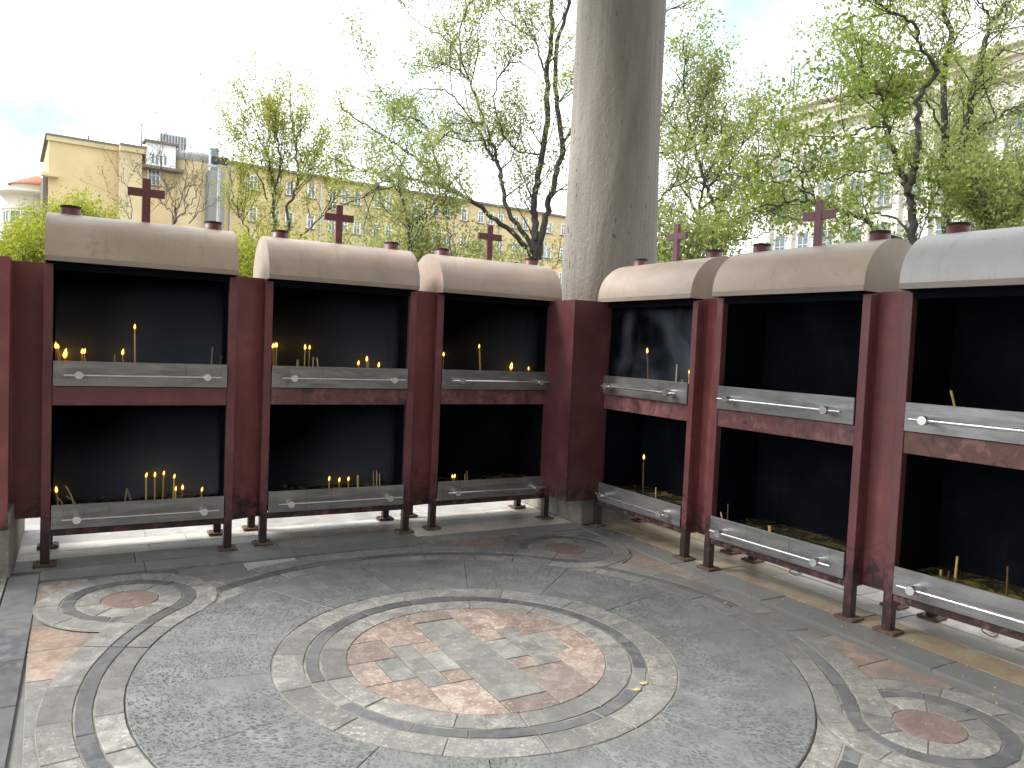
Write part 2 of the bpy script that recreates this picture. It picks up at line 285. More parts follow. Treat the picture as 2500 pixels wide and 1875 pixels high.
def m_glass():
    m, t, b = mat('window glass'); b.inputs['Base Color'].default_value = (.10, .13, .16, 1); b.inputs['Roughness'].default_value = .08; b.inputs['Specular IOR Level'].default_value = .8; return m
M['glass'] = m_glass()
M['ground'] = plain('park ground', (.20, .19, .15), .95, 0, .3, .6); M['lawn'] = plain('lawn grass', (.07, .10, .025), .95, 0, .4, 2.)
M['soffit'] = m_wall('roof concrete', (.30, .285, .255)); M['wire'] = plain('black wire', (.015, .015, .016), .6, 0, .2, 20, 0)
# ------------------------------------------------------------------ mesh helpers
class MB:
    def __init__(s): s.v = []; s.f = []; s.sm = []
    def add(s, vs, fs, smooth=False):
        k = len(s.v); s.v += [tuple(map(float, q)) for q in vs]; s.f += [tuple(i+k for i in f) for f in fs]; s.sm += [smooth]*len(fs); return s
    def box(s, x0, x1, y0, y1, z0, z1, bv=0.):
        if bv <= 0:
            return s.add([(x0, y0, z0), (x1, y0, z0), (x1, y1, z0), (x0, y1, z0), (x0, y0, z1), (x1, y0, z1), (x1, y1, z1), (x0, y1, z1)],
                         [(3, 2, 1, 0), (4, 5, 6, 7), (0, 1, 5, 4), (1, 2, 6, 5), (2, 3, 7, 6), (3, 0, 4, 7)])
        bm = bmesh.new(); bmesh.ops.create_cube(bm, size=1)
        for q in bm.verts: q.co = ((x0+x1)/2+q.co.x*(x1-x0), (y0+y1)/2+q.co.y*(y1-y0), (z0+z1)/2+q.co.z*(z1-z0))
        bmesh.ops.bevel(bm, geom=bm.edges[:], offset=bv, segments=1, affect='EDGES'); bm.verts.index_update()
        s.add([q.co for q in bm.verts], [[q.index for q in f.verts] for f in bm.faces]); bm.free(); return s
    def prism(s, pts, z0, z1, bv=0., tilt=(0, 0)):
        n = len(pts); P = np.array(pts, float)
        a = sum(P[i][0]*P[(i+1) % n][1]-P[(i+1) % n][0]*P[i][1] for i in range(n))
        if a < 0: P = P[::-1]
        c = P.mean(0); zt = lambda q: z1+(q[0]-c[0])*tilt[0]+(q[1]-c[1])*tilt[1]
        vs = [(*q, z0) for q in P]+[(*q, zt(q)-bv) for q in P]
        fs = [(i, (i+1) % n, n+(i+1) % n, n+i) for i in range(n)]
        if bv > 0:
            T = P+(c-P)*np.minimum(.5, bv*1.4/np.maximum(1e-6, np.linalg.norm(P-c, axis=1)))[:, None]
            vs += [(*q, zt(q)) for q in T]; fs += [(n+i, n+(i+1) % n, 2*n+(i+1) % n, 2*n+i) for i in range(n)]; fs.append(tuple(range(2*n, 3*n)))
        else: fs.append(tuple(range(n, 2*n)))
        return s.add(vs, fs)
    def tube(s, pts, rad, n=8, caps=True, smooth=True):
        P = np.array(pts, float); k = len(P); rad = [rad]*k if np.isscalar(rad) else rad
        T = np.gradient(P, axis=0); T /= np.maximum(1e-9, np.linalg.norm(T, axis=1))[:, None]
        u = np.cross(T[0], (0, 0, 1.) if abs(T[0][2]) < .9 else (1., 0, 0)); u /= np.linalg.norm(u); vs = []
        an = np.arange(n)*2*math.pi/n
        for i in range(k):
            u = u-T[i]*(u@T[i]); u /= max(1e-9, np.linalg.norm(u)); w_ = np.cross(T[i], u)
            vs += list(P[i]+rad[i]*(np.cos(an)[:, None]*u+np.sin(an)[:, None]*w_))
        fs = [(i*n+j, i*n+(j+1) % n, (i+1)*n+(j+1) % n, (i+1)*n+j) for i in range(k-1) for j in range(n)]
        s.add(vs, fs, smooth)
        if caps: s.add(vs[:n], [tuple(range(n))[::-1]]); s.add(vs[-n:], [tuple(range(n))])
        return s
    def lathe(s, prof, n=24, cx=0, cy=0, smooth=True):
        vs = [(cx+r*math.cos(2*math.pi*j/n), cy+r*math.sin(2*math.pi*j/n), z) for r, z in prof for j in range(n)]
        fs = [(i*n+j, i*n+(j+1) % n, (i+1)*n+(j+1) % n, (i+1)*n+j) for i in range(len(prof)-1) for j in range(n)]
        return s.add(vs, fs, smooth)
    def mesh(s, name):
        me = bpy.data.meshes.new(name); me.from_pydata(s.v, [], s.f)
        me.polygons.foreach_set('use_smooth', s.sm); me.update(); return me
    def build(s, name, m, parent=None, **kw):
        me = s.mesh(name); me.materials.append(m if not isinstance(m, str) else M[m]); return link(name, me, parent, **kw)
def link(name, me, parent=None, label=None, cat=None, group=None, kind=None):
    o = bpy.data.objects.new(name, me); COL.objects.link(o)
    if parent is not None: o.parent = parent
    return tag(o, label, cat, group, kind)
def tag(o, label=None, cat=None, group=None, kind=None):
    for k, v in (('label', label), ('category', cat), ('group', group), ('kind', kind)):
        if v: o[k] = v
    return o
def thing(name, label, cat, loc=(0, 0, 0), rz=0, group=None):
    o = link(name, None, None, label, cat, group); o.location = loc; o.rotation_euler = (0, 0, rz); return o
rnd = random.Random(11)

# ------------------------------------------------------------------ ground and floor
MB().add([(-900, -900, -.07), (900, -900, -.07), (900, 900, -.07), (-900, 900, -.07)], [(0, 1, 2, 3)]).build('ground', 'ground', kind='structure', label='bare park ground around the pavilion')
floor = MB().box(-6.4, 6.4, -6.4, 6.4, -.16, -.022).build('floor', 'slabgrey', kind='structure', label='inlaid stone pavilion floor with circular medallion')
SA, CA = math.sin(YAW), math.cos(YAW)
def fm(p):                                                   # the laid pattern runs slightly large towards the far corner
    k = 1+.024*(p[0]*SA+p[1]*CA); return (p[0]*k, p[1]*k)
def piece(pts, m, z, name='slab', bv=.0022, warp=True, gap_tilt=.0016):
    q = [fm(p) for p in pts] if warp else pts
    ext = max(.15, max(abs(a-b) for a in [x[0] for x in q] for b in [x[0] for x in q]))
    tl = (rnd.uniform(-1, 1)*gap_tilt/ext, rnd.uniform(-1, 1)*gap_tilt/ext)
    return MB().prism(q, -.03, z+rnd.uniform(-.0006, .0006), bv, tl).build(name, m, floor)
def arc(c, r, a0, a1, n): return [(c[0]+r*math.cos(a0+(a1-a0)*i/n), c[1]+r*math.sin(a0+(a1-a0)*i/n)) for i in range(n+1)]
def ringseg(c, r0, r1, a0, a1, m, z, gap=.0028, name='ring_stone'):
    n = max(2, int((a1-a0)*r1/.11)); g0, g1 = gap/max(r0, .05), gap/r1
    piece(arc(c, r1-gap, a0+g1, a1-g1, n)+arc(c, r0+gap, a1-g0, a0+g0, n), m, z, name)
def ring(c, r0, r1, angs, m, z, **kw):
    for i in range(len(angs)):
        a0 = angs[i]; a1 = angs[(i+1) % len(angs)]
        if a1 <= a0: a1 += 2*math.pi
        ringseg(c, r0, r1, a0, a1, m() if callable(m) else m, z, **kw)
def angs(n, off, jit=.0): return [off+2*math.pi*(i+rnd.uniform(-jit, jit))/n for i in range(n)]
def bed(c, r0, r1, z, n=64, m='mortar'):                                  # mortar bed under an inlaid ring
    q = MB(); vs = [(*fm((c[0]+r*math.cos(2*math.pi*j/n), c[1]+r*math.sin(2*math.pi*j/n))), z) for r in (r0, r1) for j in range(n)]
    q.add(vs, [(j, n+j, n+(j+1) % n, (j+1) % n) for j in range(n)]).build('mortar_bed', m, floor)
def rect(s0, s1, t0, t1, m, z, gap=.0025, **kw): piece([(s0+gap, t0+gap), (s1-gap, t0+gap), (s1-gap, t1-gap), (s0+gap, t1-gap)], m, z, **kw)
def clipc(poly, r, n=44):
    out = [tuple(p) for p in poly]
    for i in range(n):
        a = 2*math.pi*(i+.5)/n; nx, ny = math.cos(a), math.sin(a); inp, out = out, []
        for j in range(len(inp)):
            p, q = inp[j], inp[(j+1) % len(inp)]; dp, dq = p[0]*nx+p[1]*ny-r, q[0]*nx+q[1]*ny-r
            if dp <= 0: out.append(p)
            if dp*dq < 0: k = dp/(dp-dq); out.append((p[0]+k*(q[0]-p[0]), p[1]+k*(q[1]-p[1])))
        if not out: return []
    return out
# central medallion: the disc of small slabs
def drect(s0, s1, t0, t1, m):
    g = .0024; q = clipc([(s0+g, t0+g), (s1-g, t0+g), (s1-g, t1-g), (s0+g, t1-g)], .662)
    if len(q) > 2: piece(q, m, .0, 'slab')
X = .9
for r_ in ((-X, -.39, .36, X), (-X, -.39, .12, .36), (-X, -.515, -.14, .12), (-X, -.39, -X, -.14), (-.39, -.15, .40, X), (-.39, -.15, .245, .40), (-.27, -.15, .11, .245), (-.27, -.15, -.26, -.13), (-.39, -.15, -X, -.26),
           (-.15, .10, .51, X), (-.15, .10, -X, -.525), (.10, .36, .245, X), (.10, .24, .125, .245), (.10, .24, -.255, -.125), (.10, .36, -X, -.255), (.36, X, .125, X), (.49, X, -.13, .125), (.36, X, -X, -.13)): drect(*r_, 'pink')
for r_ in ((-.515, -.39, -.14, .12), (-.39, -.27, -.26, .245), (-.27, -.15, -.13, .11), (-.15, .10, -.525, .51), (.10, .24, -.125, .125), (.24, .36, -.255, .245), (.36, .49, -.13, .125)): drect(*r_, 'grey')
O = (0, 0)
bed(O, 0, .664, -.005, 60, 'mortardark'); bed(O, .664, 1.034, -.0042, 90); bed(O, 1.034, 1.662, -.0046, 110, 'mortardark')
ring(O, .667, .797, angs(13, R(12), .12), 'light', .0005); ring(O, .802, .872, angs(17, R(31), .15), lambda: rnd.choice(['dark']*5+['grey']), -.001); ring(O, .877, 1.027, angs(14, R(80), .06), 'light', .0)
ring(O, 1.031, 1.660, angs(14, R(66.5), .03), 'green', -.001, gap=.0016)
# the big band and the four corner loops it winds round (layers of 2 mm where one passes over another)
CEN = [(1.52*i, 1.52*j) for i in (-1, 1) for j in (-1, 1)]
THE = sorted(math.atan2(j, i) % (2*math.pi) for i, j in CEN)
BANDS = ((1.664, 1.782, 'light'), (1.786, 1.858, 'dark'), (1.862, 2.0, 'light'))
for c in CEN:
    bed(c, .0, .50, -.0075)
    ring(c, .156, .288, angs(8, rnd.uniform(0, 1), .1), 'light', -.0035); ring(c, .292, .366, angs(9, rnd.uniform(0, 1), .15), 'dark', -.004); ring(c, .370, .488, angs(9, rnd.uniform(0, 1), .1), lambda: rnd.choice(['light', 'light', 'grey']), -.0035)
    piece(arc(c, .152, 0, 2*math.pi*.985, 26), 'redstone', -.0035, 'disc_stone')
bed(O, 1.664, 2.003, -.0098, 110)
for k, th in enumerate(THE):
    for r0, r1, m in BANDS:
        n = 6 if m == 'light' else 5
        half = .26                                            # angular reach of a corner loop on the band
        a0, a1 = th, th+math.pi/2
        ups = [a0+.0, a0+.17, a0+.33]                         # leaves the loop on its counter-clockwise side, lying over it
        for i in range(2): ringseg(O, r0, r1, ups[i]+(.012 if i == 0 else 0), ups[i+1], m, .0)
        cuts = [ups[-1]]+[ups[-1]+(a1-ups[-1])*(i+1+(rnd.uniform(-.18, .18) if i < n-1 else 0))/n for i in range(n)]
        for i in range(n): ringseg(O, r0, r1, cuts[i], cuts[i+1], (rnd.choice(['light', 'light', 'light', 'grey']) if m == 'light' else m), -.0078 if i == n-1 or i == n-2 else -.004)
# spandrels inside the square border
E_ = 2.04
Z1 = -.0145
def srect(*a): rect(a[0], a[1], a[2], a[3], a[4], Z1)
for s in (-1, 1):
    for t in (-1, 1):
        q = lambda a, b: (min(a*s, b*s), max(a*s, b*s)); qt = lambda a, b: (min(a*t, b*t), max(a*t, b*t))
        srect(*q(1.45, E_), *qt(.55, .92), 'orange'); srect(*q(1.45, E_), *qt(.92, 1.30), 'orange'); srect(*q(1.45, E_), *qt(0, .55), 'light')
        srect(*q(1.45, E_), *qt(1.30, 1.72), 'slabgrey'); srect(*q(1.72, E_), *qt(1.72, E_), 'pink' if s < 0 else 'slabgrey'); srect(*q(1.2, 1.72), *qt(1.72, E_), 'dark' if s < 0 else 'slabgrey')
        srect(*q(1.2, 1.45), *qt(1.2, 1.72), 'grey'); srect(*q(.78, 1.2), *qt(1.3, E_), 'slabgrey' if t > 0 and s < 0 else 'orange'); srect(*q(.42, .78), *qt(1.3, E_), 'white' if s < 0 else 'slabgrey'); srect(*q(0, .42), *qt(1.3, E_), 'slabgrey')
        srect(*q(.9, 1.45), *qt(.9, 1.2), 'grey')
# border strips and the slabs that run under the stands
def strip_s(t0, t1, s0, s1, lens, pick, z=-.002):
    s = s0
    while s < s1-.02:
        e = min(s1, s+rnd.uniform(*lens)); 
        if s1-e < .2: e = s1
        rect(s, e, t0, t1, pick(), z, warp=False); s = e
def strip_t(s0, s1, t0, t1, lens, pick, z=-.002):
    t = t0
    while t < t1-.02:
        e = min(t1, t+rnd.uniform(*lens))
        if t1-e < .2: e = t1
        rect(s0, s1, t, e, pick(), z, warp=False); t = e
ch = lambda *a: (lambda: rnd.choice(a))
zb = -.006
strip_t(-2.20, -2.03, -3.6, 2.25, (.5, .9), ch('dark'), zb); strip_t(-2.62, -2.205, -3.6, 2.28, (.6, 1.1), ch('slabgrey', 'light'), zb)
strip_s(2.12, 2.34, -2.03, 2.20, (.6, 1.1), ch('slabgrey', 'slabgrey', 'grey'), zb); strip_s(2.345, 2.62, -2.19, 2.18, (.7, 1.3), ch('slabgrey', 'slabtan', 'slabpale'), zb)
strip_s(2.625, 2.83, -2.19, 2.18, (.7, 1.2), ch('slabpale', 'slabblue', 'slabtan', 'pink', 'slabblue'), zb-.006); strip_s(2.835, 3.06, -2.19, 2.18, (.7, 1.2), ch('slabpale', 'slabblue', 'slabpale'), zb-.006)
strip_t(2.12, 2.36, -3.6, 2.19, (.7, 1.2), ch('slabgrey', 'slabgrey', 'slabgrey'), zb); strip_t(2.365, 2.62, -3.6, 2.27, (.7, 1.2), ch('slabtan'), zb)
strip_t(2.625, 2.86, -3.6, 2.27, (.7, 1.1), ch('slabtan', 'slabtan', 'slabpale'), zb); strip_t(2.865, 3.10, -3.6, 2.27, (.7, 1.1), ch('slabpale', 'slabtan'), zb)
strip_s(-2.3, -2.05, -2.03, 2.1, (.6, 1.1), ch('slabgrey'), zb); strip_s(-3.6, -2.305, -2.03, 2.1, (.8, 1.2), ch('slabgrey', 'light'), zb)
for i in range(3):
    strip_s(3.065+.5*i, 3.06+.5*(i+1), -4.2, 4.2, (.7, 1.2), ch('outer'), zb-.012); 
for i in range(3): strip_t(3.105+.5*i, 3.10+.5*(i+1), -3.6, 3.06, (.7, 1.2), ch('outer'), zb-.012)
for i in range(2): strip_t(-2.625-.5*(i+1), -2.63-.5*i, -3.6, 3.06, (.7, 1.2), ch('outer'), zb-.012)

# ------------------------------------------------------------------ columns and roof of the pavilion
def column(cx, cy, label):
    t = thing('stone_column', label, 'column', (cx, cy, 0), 0, 'columns of the pavilion')
    MB().box(-.67, .67, -.67, .67, -.02, .42, .012).build('plinth', 'plinth', t)
    MB().lathe([(.0, .42), (.60, .42), (.62, .47), (.60, .53), (.53, .56), (.52, .60), (.50, .62)], 48).build('base_moulding', 'column', t)
    prof = [(.492-.062*(z-.6)/5.3+.006*math.sin(z*2.1+cx), z) for z in np.linspace(.6, 5.9, 40)]
    s = MB().lathe(prof, 64)
    for i, q in enumerate(s.v):                              # hand-worked surface: slightly uneven girth
        a = math.atan2(q[1], q[0]); k = 1+.006*math.sin(3*a+q[2]*1.3)+.004*math.sin(7*a-q[2]*2.7); s.v[i] = (q[0]*k, q[1]*k, q[2])
    s.build('shaft', 'column', t)
    MB().lathe([(.44, 5.9), (.50, 5.98), (.58, 6.1), (.6, 6.16)], 40).box(-.62, .62, -.62, .62, 6.162, 6.30, .01).build('capital', 'column', t)
column(2.86, 2.93, 'weathered grey stone column rising behind the corner where both rows of stands meet')
column(-2.86, 2.93, 'stone column at the far end of the row that backs on the yellow building')
column(2.86, -2.93, 'stone column at the far end of the row that backs on the pale stone building')
column(-2.86, -2.93, 'stone column at the open corner away from both rows of stands')
rf = thing('pavilion_roof', 'concrete roof slab carried by the four stone columns', 'roof', (0, 0, 6.3))
MB().box(-3.75, 3.75, -3.8, 3.8, .55, .85, .02).build('roof_slab', 'soffit', rf)
for a in (-2.9, 2.9):
    MB().box(-3.55, 3.55, a-.3, a+.3, .002, .548, .01).build('beam', 'soffit', rf); MB().box(a-.3, a+.3, -2.595, 2.595, .002, .548, .01).build('beam', 'soffit', rf)

# unseen wall added behind the camera to shade the stands' fronts
CH = thing('shade_wall', 'banded stone wall added out of view to shade the stand fronts', 'shade_wall', (0, -9., 0))
MB().box(-16, 16, -8, 0, -.1, 13.).build('wall', 'soffit', CH)
for i in range(12): MB().box(-16.02, 16.02, .001, .05, .9+i, 1.2+i).build('stone_band', 'plinth', CH)
for x in (-14, -8.4, -2.8, 2.8, 8.4, 14): MB().box(x-.5, x+.5, .051, .5, -.1, 12.2).build('buttress', 'soffit', CH)
MB().box(-16.6, 16.6, -8.5, .8, 13.001, 13.5).build('cornice', 'plinth', CH)

# ------------------------------------------------------------------ candle stands
W_, D_ = 1.215, .56
POST = .056
def make_stand(hood, rail):
    r = thing('candle_stand', 'x', 'candle stand')
    for u in (0, W_-POST):
        for v in (0, D_-POST):
            lg = MB().box(u, u+POST, v, v+POST, .011, 2.012, .0025).build('leg', 'red', r)
            cu, cv = u+POST/2, v+POST/2
            p = MB().box(cu-.068, cu+.068, cv-.06, cv+.06, -.004, .0105, .002); 
            for a, b in ((-.045, -.04), (.045, .04), (.045, -.04), (-.045, .04)): p.lathe([(.0, .017), (.008, .016), (.009, .0106)], 8, cu+a, cv+b)
            p.build('foot_plate', 'plate', lg)
    MB().box(POST+.001, W_-POST-.001, .006, .036, 1.074, 1.203, .003).build('middle_rail', rail, r)
    MB().box(POST+.001, W_-POST-.001, .006, .036, .192, .237, .003).build('bottom_rail', rail, r)
    MB().box(POST+.001, W_-POST-.001, .004, .036, 1.975, 2.024, .003).build('top_rail', 'soot', r)
    MB().box(POST+.001, W_-POST-.001, D_-.04, D_-.008, .192, .237, .003).build('rear_rail', 'red', r)
    for u0, u1, i0, i1 in ((.006, .012, .0125, .018), (W_-.012, W_-.006, W_-.018, W_-.0125)):
        sp = MB().box(u0, u1, POST+.001, D_-POST-.001, .20, 2.022).build('side_panel', 'redpanel', r)
        MB().box(i0 if u0 < .1 else W_-.0545, .0545 if u0 < .1 else i1, .0575, D_-POST-.002, .24, 2.02).build('soot_lining', 'soot', sp)
    MB().box(POST+.002, W_-POST-.002, D_-.011, D_-.005, .20, 2.022).build('back_panel', 'redpanel', r)
    MB().box(.0548, W_-.0548, D_-POST-.012, D_-POST-.006, .24, 2.02).build('back_lining', 'soot', r)
    MB().box(POST+.002, W_-POST-.002, .037, D_-.07, 1.08, 1.092).build('tier_ceiling', 'soot', r)
    # hood: half-round sheet, end caps, edge lip, vents, cross
    prof = [(.28-.35*math.cos(a), 2.062+.313*math.sin(a)) for a in np.linspace(0, math.pi, 29)]; prof = [(-.07, 2.026)]+prof+[(.63, 2.026)]
    h = MB(); h0, h1 = .008, W_-.008; n = len(prof)
    inn = [(.28+(v-.28)*.988, z-.004 if z > 2.06 else z) for v, z in prof]
    vs = [(u, v, z) for u in (h0, h1) for v, z in prof]+[(u, v, z) for u in (h0, h1) for v, z in inn]
    h.add(vs, [(i, n+i, n+i+1, i+1) for i in range(n-1)]+[(2*n+i+1, 3*n+i+1, 3*n+i, 2*n+i) for i in range(n-1)], True)
    h.add(vs, [(i+1, 2*n+i+1, 2*n+i, i) for i in range(n-1)]+[(n+i, 3*n+i, 3*n+i+1, n+i+1) for i in range(n-1)]+[(0, 2*n, 3*n, n), (n-1, 2*n-1, 4*n-1, 3*n-1)])
    ho = h.build('hood', hood, r)
    for u in (h0+.003, h1-.003):
        cp = [(v, z) for v, z in inn]; k = len(cp); d = .0025
        MB().add([(u-d, v, z) for v, z in cp]+[(u+d, v, z) for v, z in cp], [tuple(range(k)), tuple(range(2*k-1, k-1, -1))]).build('end_cap', hood, ho)
    MB().box(h0+.002, h1-.002, -.0735, -.0702, 2.0262, 2.060).build('edge_lip', 'lip', ho)
    MB().box(h0+.01, h1-.01, -.062, .62, 2.021, 2.0235).build('hood_floor', 'soot', ho)
    for u in (.145, W_-.145):
        pp = MB().lathe([(.062, 2.30), (.062, 2.432), (.057, 2.432), (.057, 2.33)], 28, u, .28).build('vent_pipe', 'red', r)
        MB().lathe([(.0635, 2.418), (.0635, 2.4335), (.0555, 2.4335), (.0555, 2.34), (.0, 2.34)], 28, u, .28).build('sooty_rim', 'pipe_soot', pp)
    c = MB(); u = .615
    c.box(u-.0275, u+.0275, .265, .295, 2.365, 2.690, .002); c.box(u-.122, u-.0278, .266, .294, 2.560, 2.617, .002); c.box(u+.0278, u+.122, .266, .294, 2.560, 2.617, .002); c.build('cross', 'red', r)
    # trays with their steel fronts and bar handles
    for z0, z1 in ((1.206, 1.374), (.240, .405)):
        d = MB().box(.0605, W_-.0605, -.010, .002, z0, z1, .0015).build('drawer', 'steel', r)
        t = MB(); t.box(.066, .070, .0025, D_-.075, z0+.006, z1-.006); t.box(W_-.070, W_-.066, .0025, D_-.075, z0+.006, z1-.006); t.box(.0705, W_-.0705, D_-.079, D_-.075, z0+.006, z1-.006); t.box(.0705, W_-.0705, .0025, D_-.0795, z0+.003, z0+.007); t.build('tray', 'soot', d)
        MB().box(.0712, W_-.0712, .0028, D_-.0800, z1-.058, z1-.052).build('tray_water', 'water', d)
        zb_ = z0+.46*(z1-z0); hd = MB().tube([(.125, -.082, zb_), (W_-.105, -.082, zb_)], .0092, 12).build('handle', 'chrome', d)
        for u in (.212, W_-.208): MB().tube([(u, -.0102, zb_), (u, -.108, zb_), (u, -.110, zb_)], [.0265, .0265, .0252], 24).build('knob', 'chrome', hd)
    return r
def children(o): return [c for c in bpy.data.objects if c.parent == o]
def copy_tree(o, parent=None):
    c = o.copy(); COL.objects.link(c); c.parent = parent
    for k in children(o): copy_tree(k, c)
    return c
POSE = {'A1': (-2.0405, 2.443, -.16), 'A2': (-.613, 2.5096, -1.051), 'A3': (.8102, 2.5269, .806), 'B1': (2.2916, 2.1991, -89.778), 'B2': (2.2802, .7612, -86.478), 'B3': (2.3774, -.6453, -85.462)}
DESC = {'A1': 'far end stand of the yellow-building row', 'A2': 'middle stand of the yellow-building row', 'A3': 'column-side stand of the yellow-building row',
        'B1': 'column-side stand of the stone-building row', 'B2': 'middle stand of the stone-building row', 'B3': 'far end stand of the stone-building row'}
SLAB = {'A1': 'two-tier red candle stand at the yellow-building row end away from the column', 'A2': 'middle red two-tier candle stand of the row backing on the yellow building', 'A3': 'red two-tier candle stand of the yellow-building row, next to the column',
        'B1': 'red two-tier candle stand with smoky upper tier next to the column, stone-building row', 'B2': 'middle red two-tier candle stand of the row backing on the stone building', 'B3': 'red two-tier candle stand with pale grey hood and rusty middle rail'}
HM = {'A1': ('hood', 'red'), 'A2': ('hoodwarm', 'redrail'), 'A3': ('hoodwarm', 'redrail'), 'B1': ('hoodwarm', 'redrail'), 'B2': ('hoodtan', 'redrail'), 'B3': ('hoodgrey', 'rustrail')}
proto = make_stand('hood', 'red'); STAND = {}
for i, k in enumerate(POSE):
    o = proto if i == 0 else copy_tree(proto)
    o.location = (POSE[k][0], POSE[k][1], 0); o.rotation_euler = (0, 0, R(POSE[k][2])); tag(o, SLAB[k], 'candle stand', 'candle stands'); STAND[k] = o
    if i:
        def swap(q, m):
            q.data = q.data.copy(); q.data.materials[0] = M[m]
        for q in children(o):
            b = q.name.split('.')[0]
            if b == 'hood':
                swap(q, HM[k][0])
                for e in children(q):
                    if e.name.startswith('end_cap'): swap(e, HM[k][0])
            elif b in ('middle_rail', 'bottom_rail'): swap(q, HM[k][1])
def SP(k, u, v, z=0):
    x, y, a = POSE[k]; a = R(a); return (x+u*math.cos(a)-v*math.sin(a), y+u*math.sin(a)+v*math.cos(a), z)
# sheet panels closing the gaps
def sheet(path, z0, z1, label, th=.006, m='redpanel'):
    t = thing('sheet_panel', label, 'panel', (path[0][0], path[0][1], 0), 0, 'sheet panels between the stands')
    o = path[0]
    for i in range(len(path)-1):
        a = np.array(path[i][:2])-o[:2]; b = np.array(path[i+1][:2])-o[:2]; d = (b-a)/np.linalg.norm(b-a); n = np.array((-d[1], d[0]))*th
        if i: a = a+d*.0005
        b = b+d*th*(.9 if i < len(path)-2 else 0); MB().prism([a, b, b+n, a+n], z0, z1).build('sheet', m, t)
    return t
for a, b, lab in (('A1', 'A2', 'dark red sheet panel between the far end and middle stands, yellow-building row'), ('A2', 'A3', 'dark red sheet panel between the middle and column-side stands, yellow-building row'),
                  ('B1', 'B2', 'dark red sheet panel between the column-side and middle stands, stone-building row'), ('B2', 'B3', 'dark red sheet panel between the middle and far end stands, stone-building row')):
    dv = .06 if a[0] == 'A' else .11
    sheet([SP(a, W_-.004, dv), SP(b, .004, dv)], .205, 2.03, lab)
e = SP('A3', W_+.004, .03); f = SP('B1', -.004, .03)
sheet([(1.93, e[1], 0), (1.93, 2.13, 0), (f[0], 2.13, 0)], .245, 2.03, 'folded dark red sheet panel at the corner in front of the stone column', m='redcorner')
g = SP('A1', -.004, .12)
sheet([(-2.72, 2.255, 0), (-2.215, 2.255, 0), (-2.215, g[1], 0), g], .30, 2.02, 'folded dark red sheet panel wrapping the plinth past the far end stand')

# ------------------------------------------------------------------ candles
CAND = {
"A1u": [(.098, .14, .072, 1.446, "L"), (.104, .16, .084, 1.446, "L"), (.123, .26, .122, 1.378, "B"), (.227, .22, .226, 1.414, "L"), (.249, .14, .240, 1.417, "L"), (.429, .20, .428, 1.414, "U"), (.486, .21, .478, 1.415, "L"), (.555, .15, .550, 1.602, "L"), (1.076, .25, 1.086, 1.495, "U"), (1.104, .14, 1.139, 1.433, "D")],
"A1l": [(.097, .19, .085, .450, "L"), (.127, .21, .080, .425, "C"), (.191, .20, .138, .495, "C"), (.206, .23, .140, .416, "C"), (.511, .25, .522, .447, "U"), (.553, .29, .527, .439, "U"), (.646, .17, .642, .534, "L"), (.707, .24, .705, .522, "L"), (.761, .25, .765, .531, "L"), (.827, .17, .829, .517, "L"), (.838, .12, .836, .435, "L"), (.900, .30, .901, .405, "L"), (1.020, .17, 1.021, .410, "L")],
"A2u": [(.105, .18, .096, 1.500, "L"), (.135, .28, .130, 1.505, "L"), (.136, .23, .135, 1.506, "L"), (.349, .20, .352, 1.497, "L"), (.399, .26, .402, 1.500, "L"), (.275, .13, .277, 1.420, "U"), (.317, .25, .315, 1.417, "U"), (.416, .19, .416, 1.443, "U"), (.447, .14, .434, 1.440, "C"), (.814, .24, .806, 1.383, "L"), (.909, .29, .909, 1.458, "U"), (.858, .16, .852, 1.418, "L"), (.980, .23, .979, 1.371, "L")],
"A2l": [(.577, .17, .571, .433, "L"), (.680, .25, .678, .402, "L"), (.758, .25, .756, .408, "L"), (.814, .16, .809, .471, "K"), (.988, .27, .978, .484, "U"), (1.004, .24, .996, .494, "U"), (1.031, .24, 1.023, .464, "U")],
"A3u": [(.187, .27, .193, 1.480, "L"), (.535, .20, .511, 1.566, "L"), (.545, .21, .528, 1.545, "U"), (.890, .26, .889, 1.376, "B"), (1.095, .28, 1.094, 1.375, "L")],
"A3l": [(.267, .14, .266, .401, "L"), (.290, .15, .290, .399, "L"), (.379, .27, .376, .415, "D"), (.419, .19, .415, .427, "U"), (.453, .21, .444, .449, "U")],
"B1u": [(.499, .15, .462, 1.586, "M"), (.735, .25, .735, 1.508, "U"), (.902, .17, .898, 1.388, "U"), (.862, .28, .855, 1.432, "L")],
"B1l": [(.480, .17, .465, .663, "M"), (.592, .22, .587, .438, "U")],
"B2l": [(.115, .06, .092, .435, "C"), (.135, .09, .13, .500, "D"), (.457, .16, .449, .403, "K"), (.471, .15, .470, .407, "K")],
"B3u": [(.223, .25, .183, 1.452, "K")],
"B3l": [(.197, .26, .195, .385, "K"), (.261, .22, .259, .398, "D"), (.264, .29, .268, .480, "K"), (.597, .16, .590, .523, "D")]}
fl_prof = [(.0008, 0), (.0045, .004), (.0068, .010), (.0070, .015), (.0052, .023), (.0026, .031), (.0004, .038)]
def flame_mesh(sc, bend):
    s = MB().lathe([(r*sc, z*sc) for r, z in fl_prof], 12)
    s.v = [(x+bend*(z/(.038*sc))**2*.010, y, z) for x, y, z in s.v]; return s
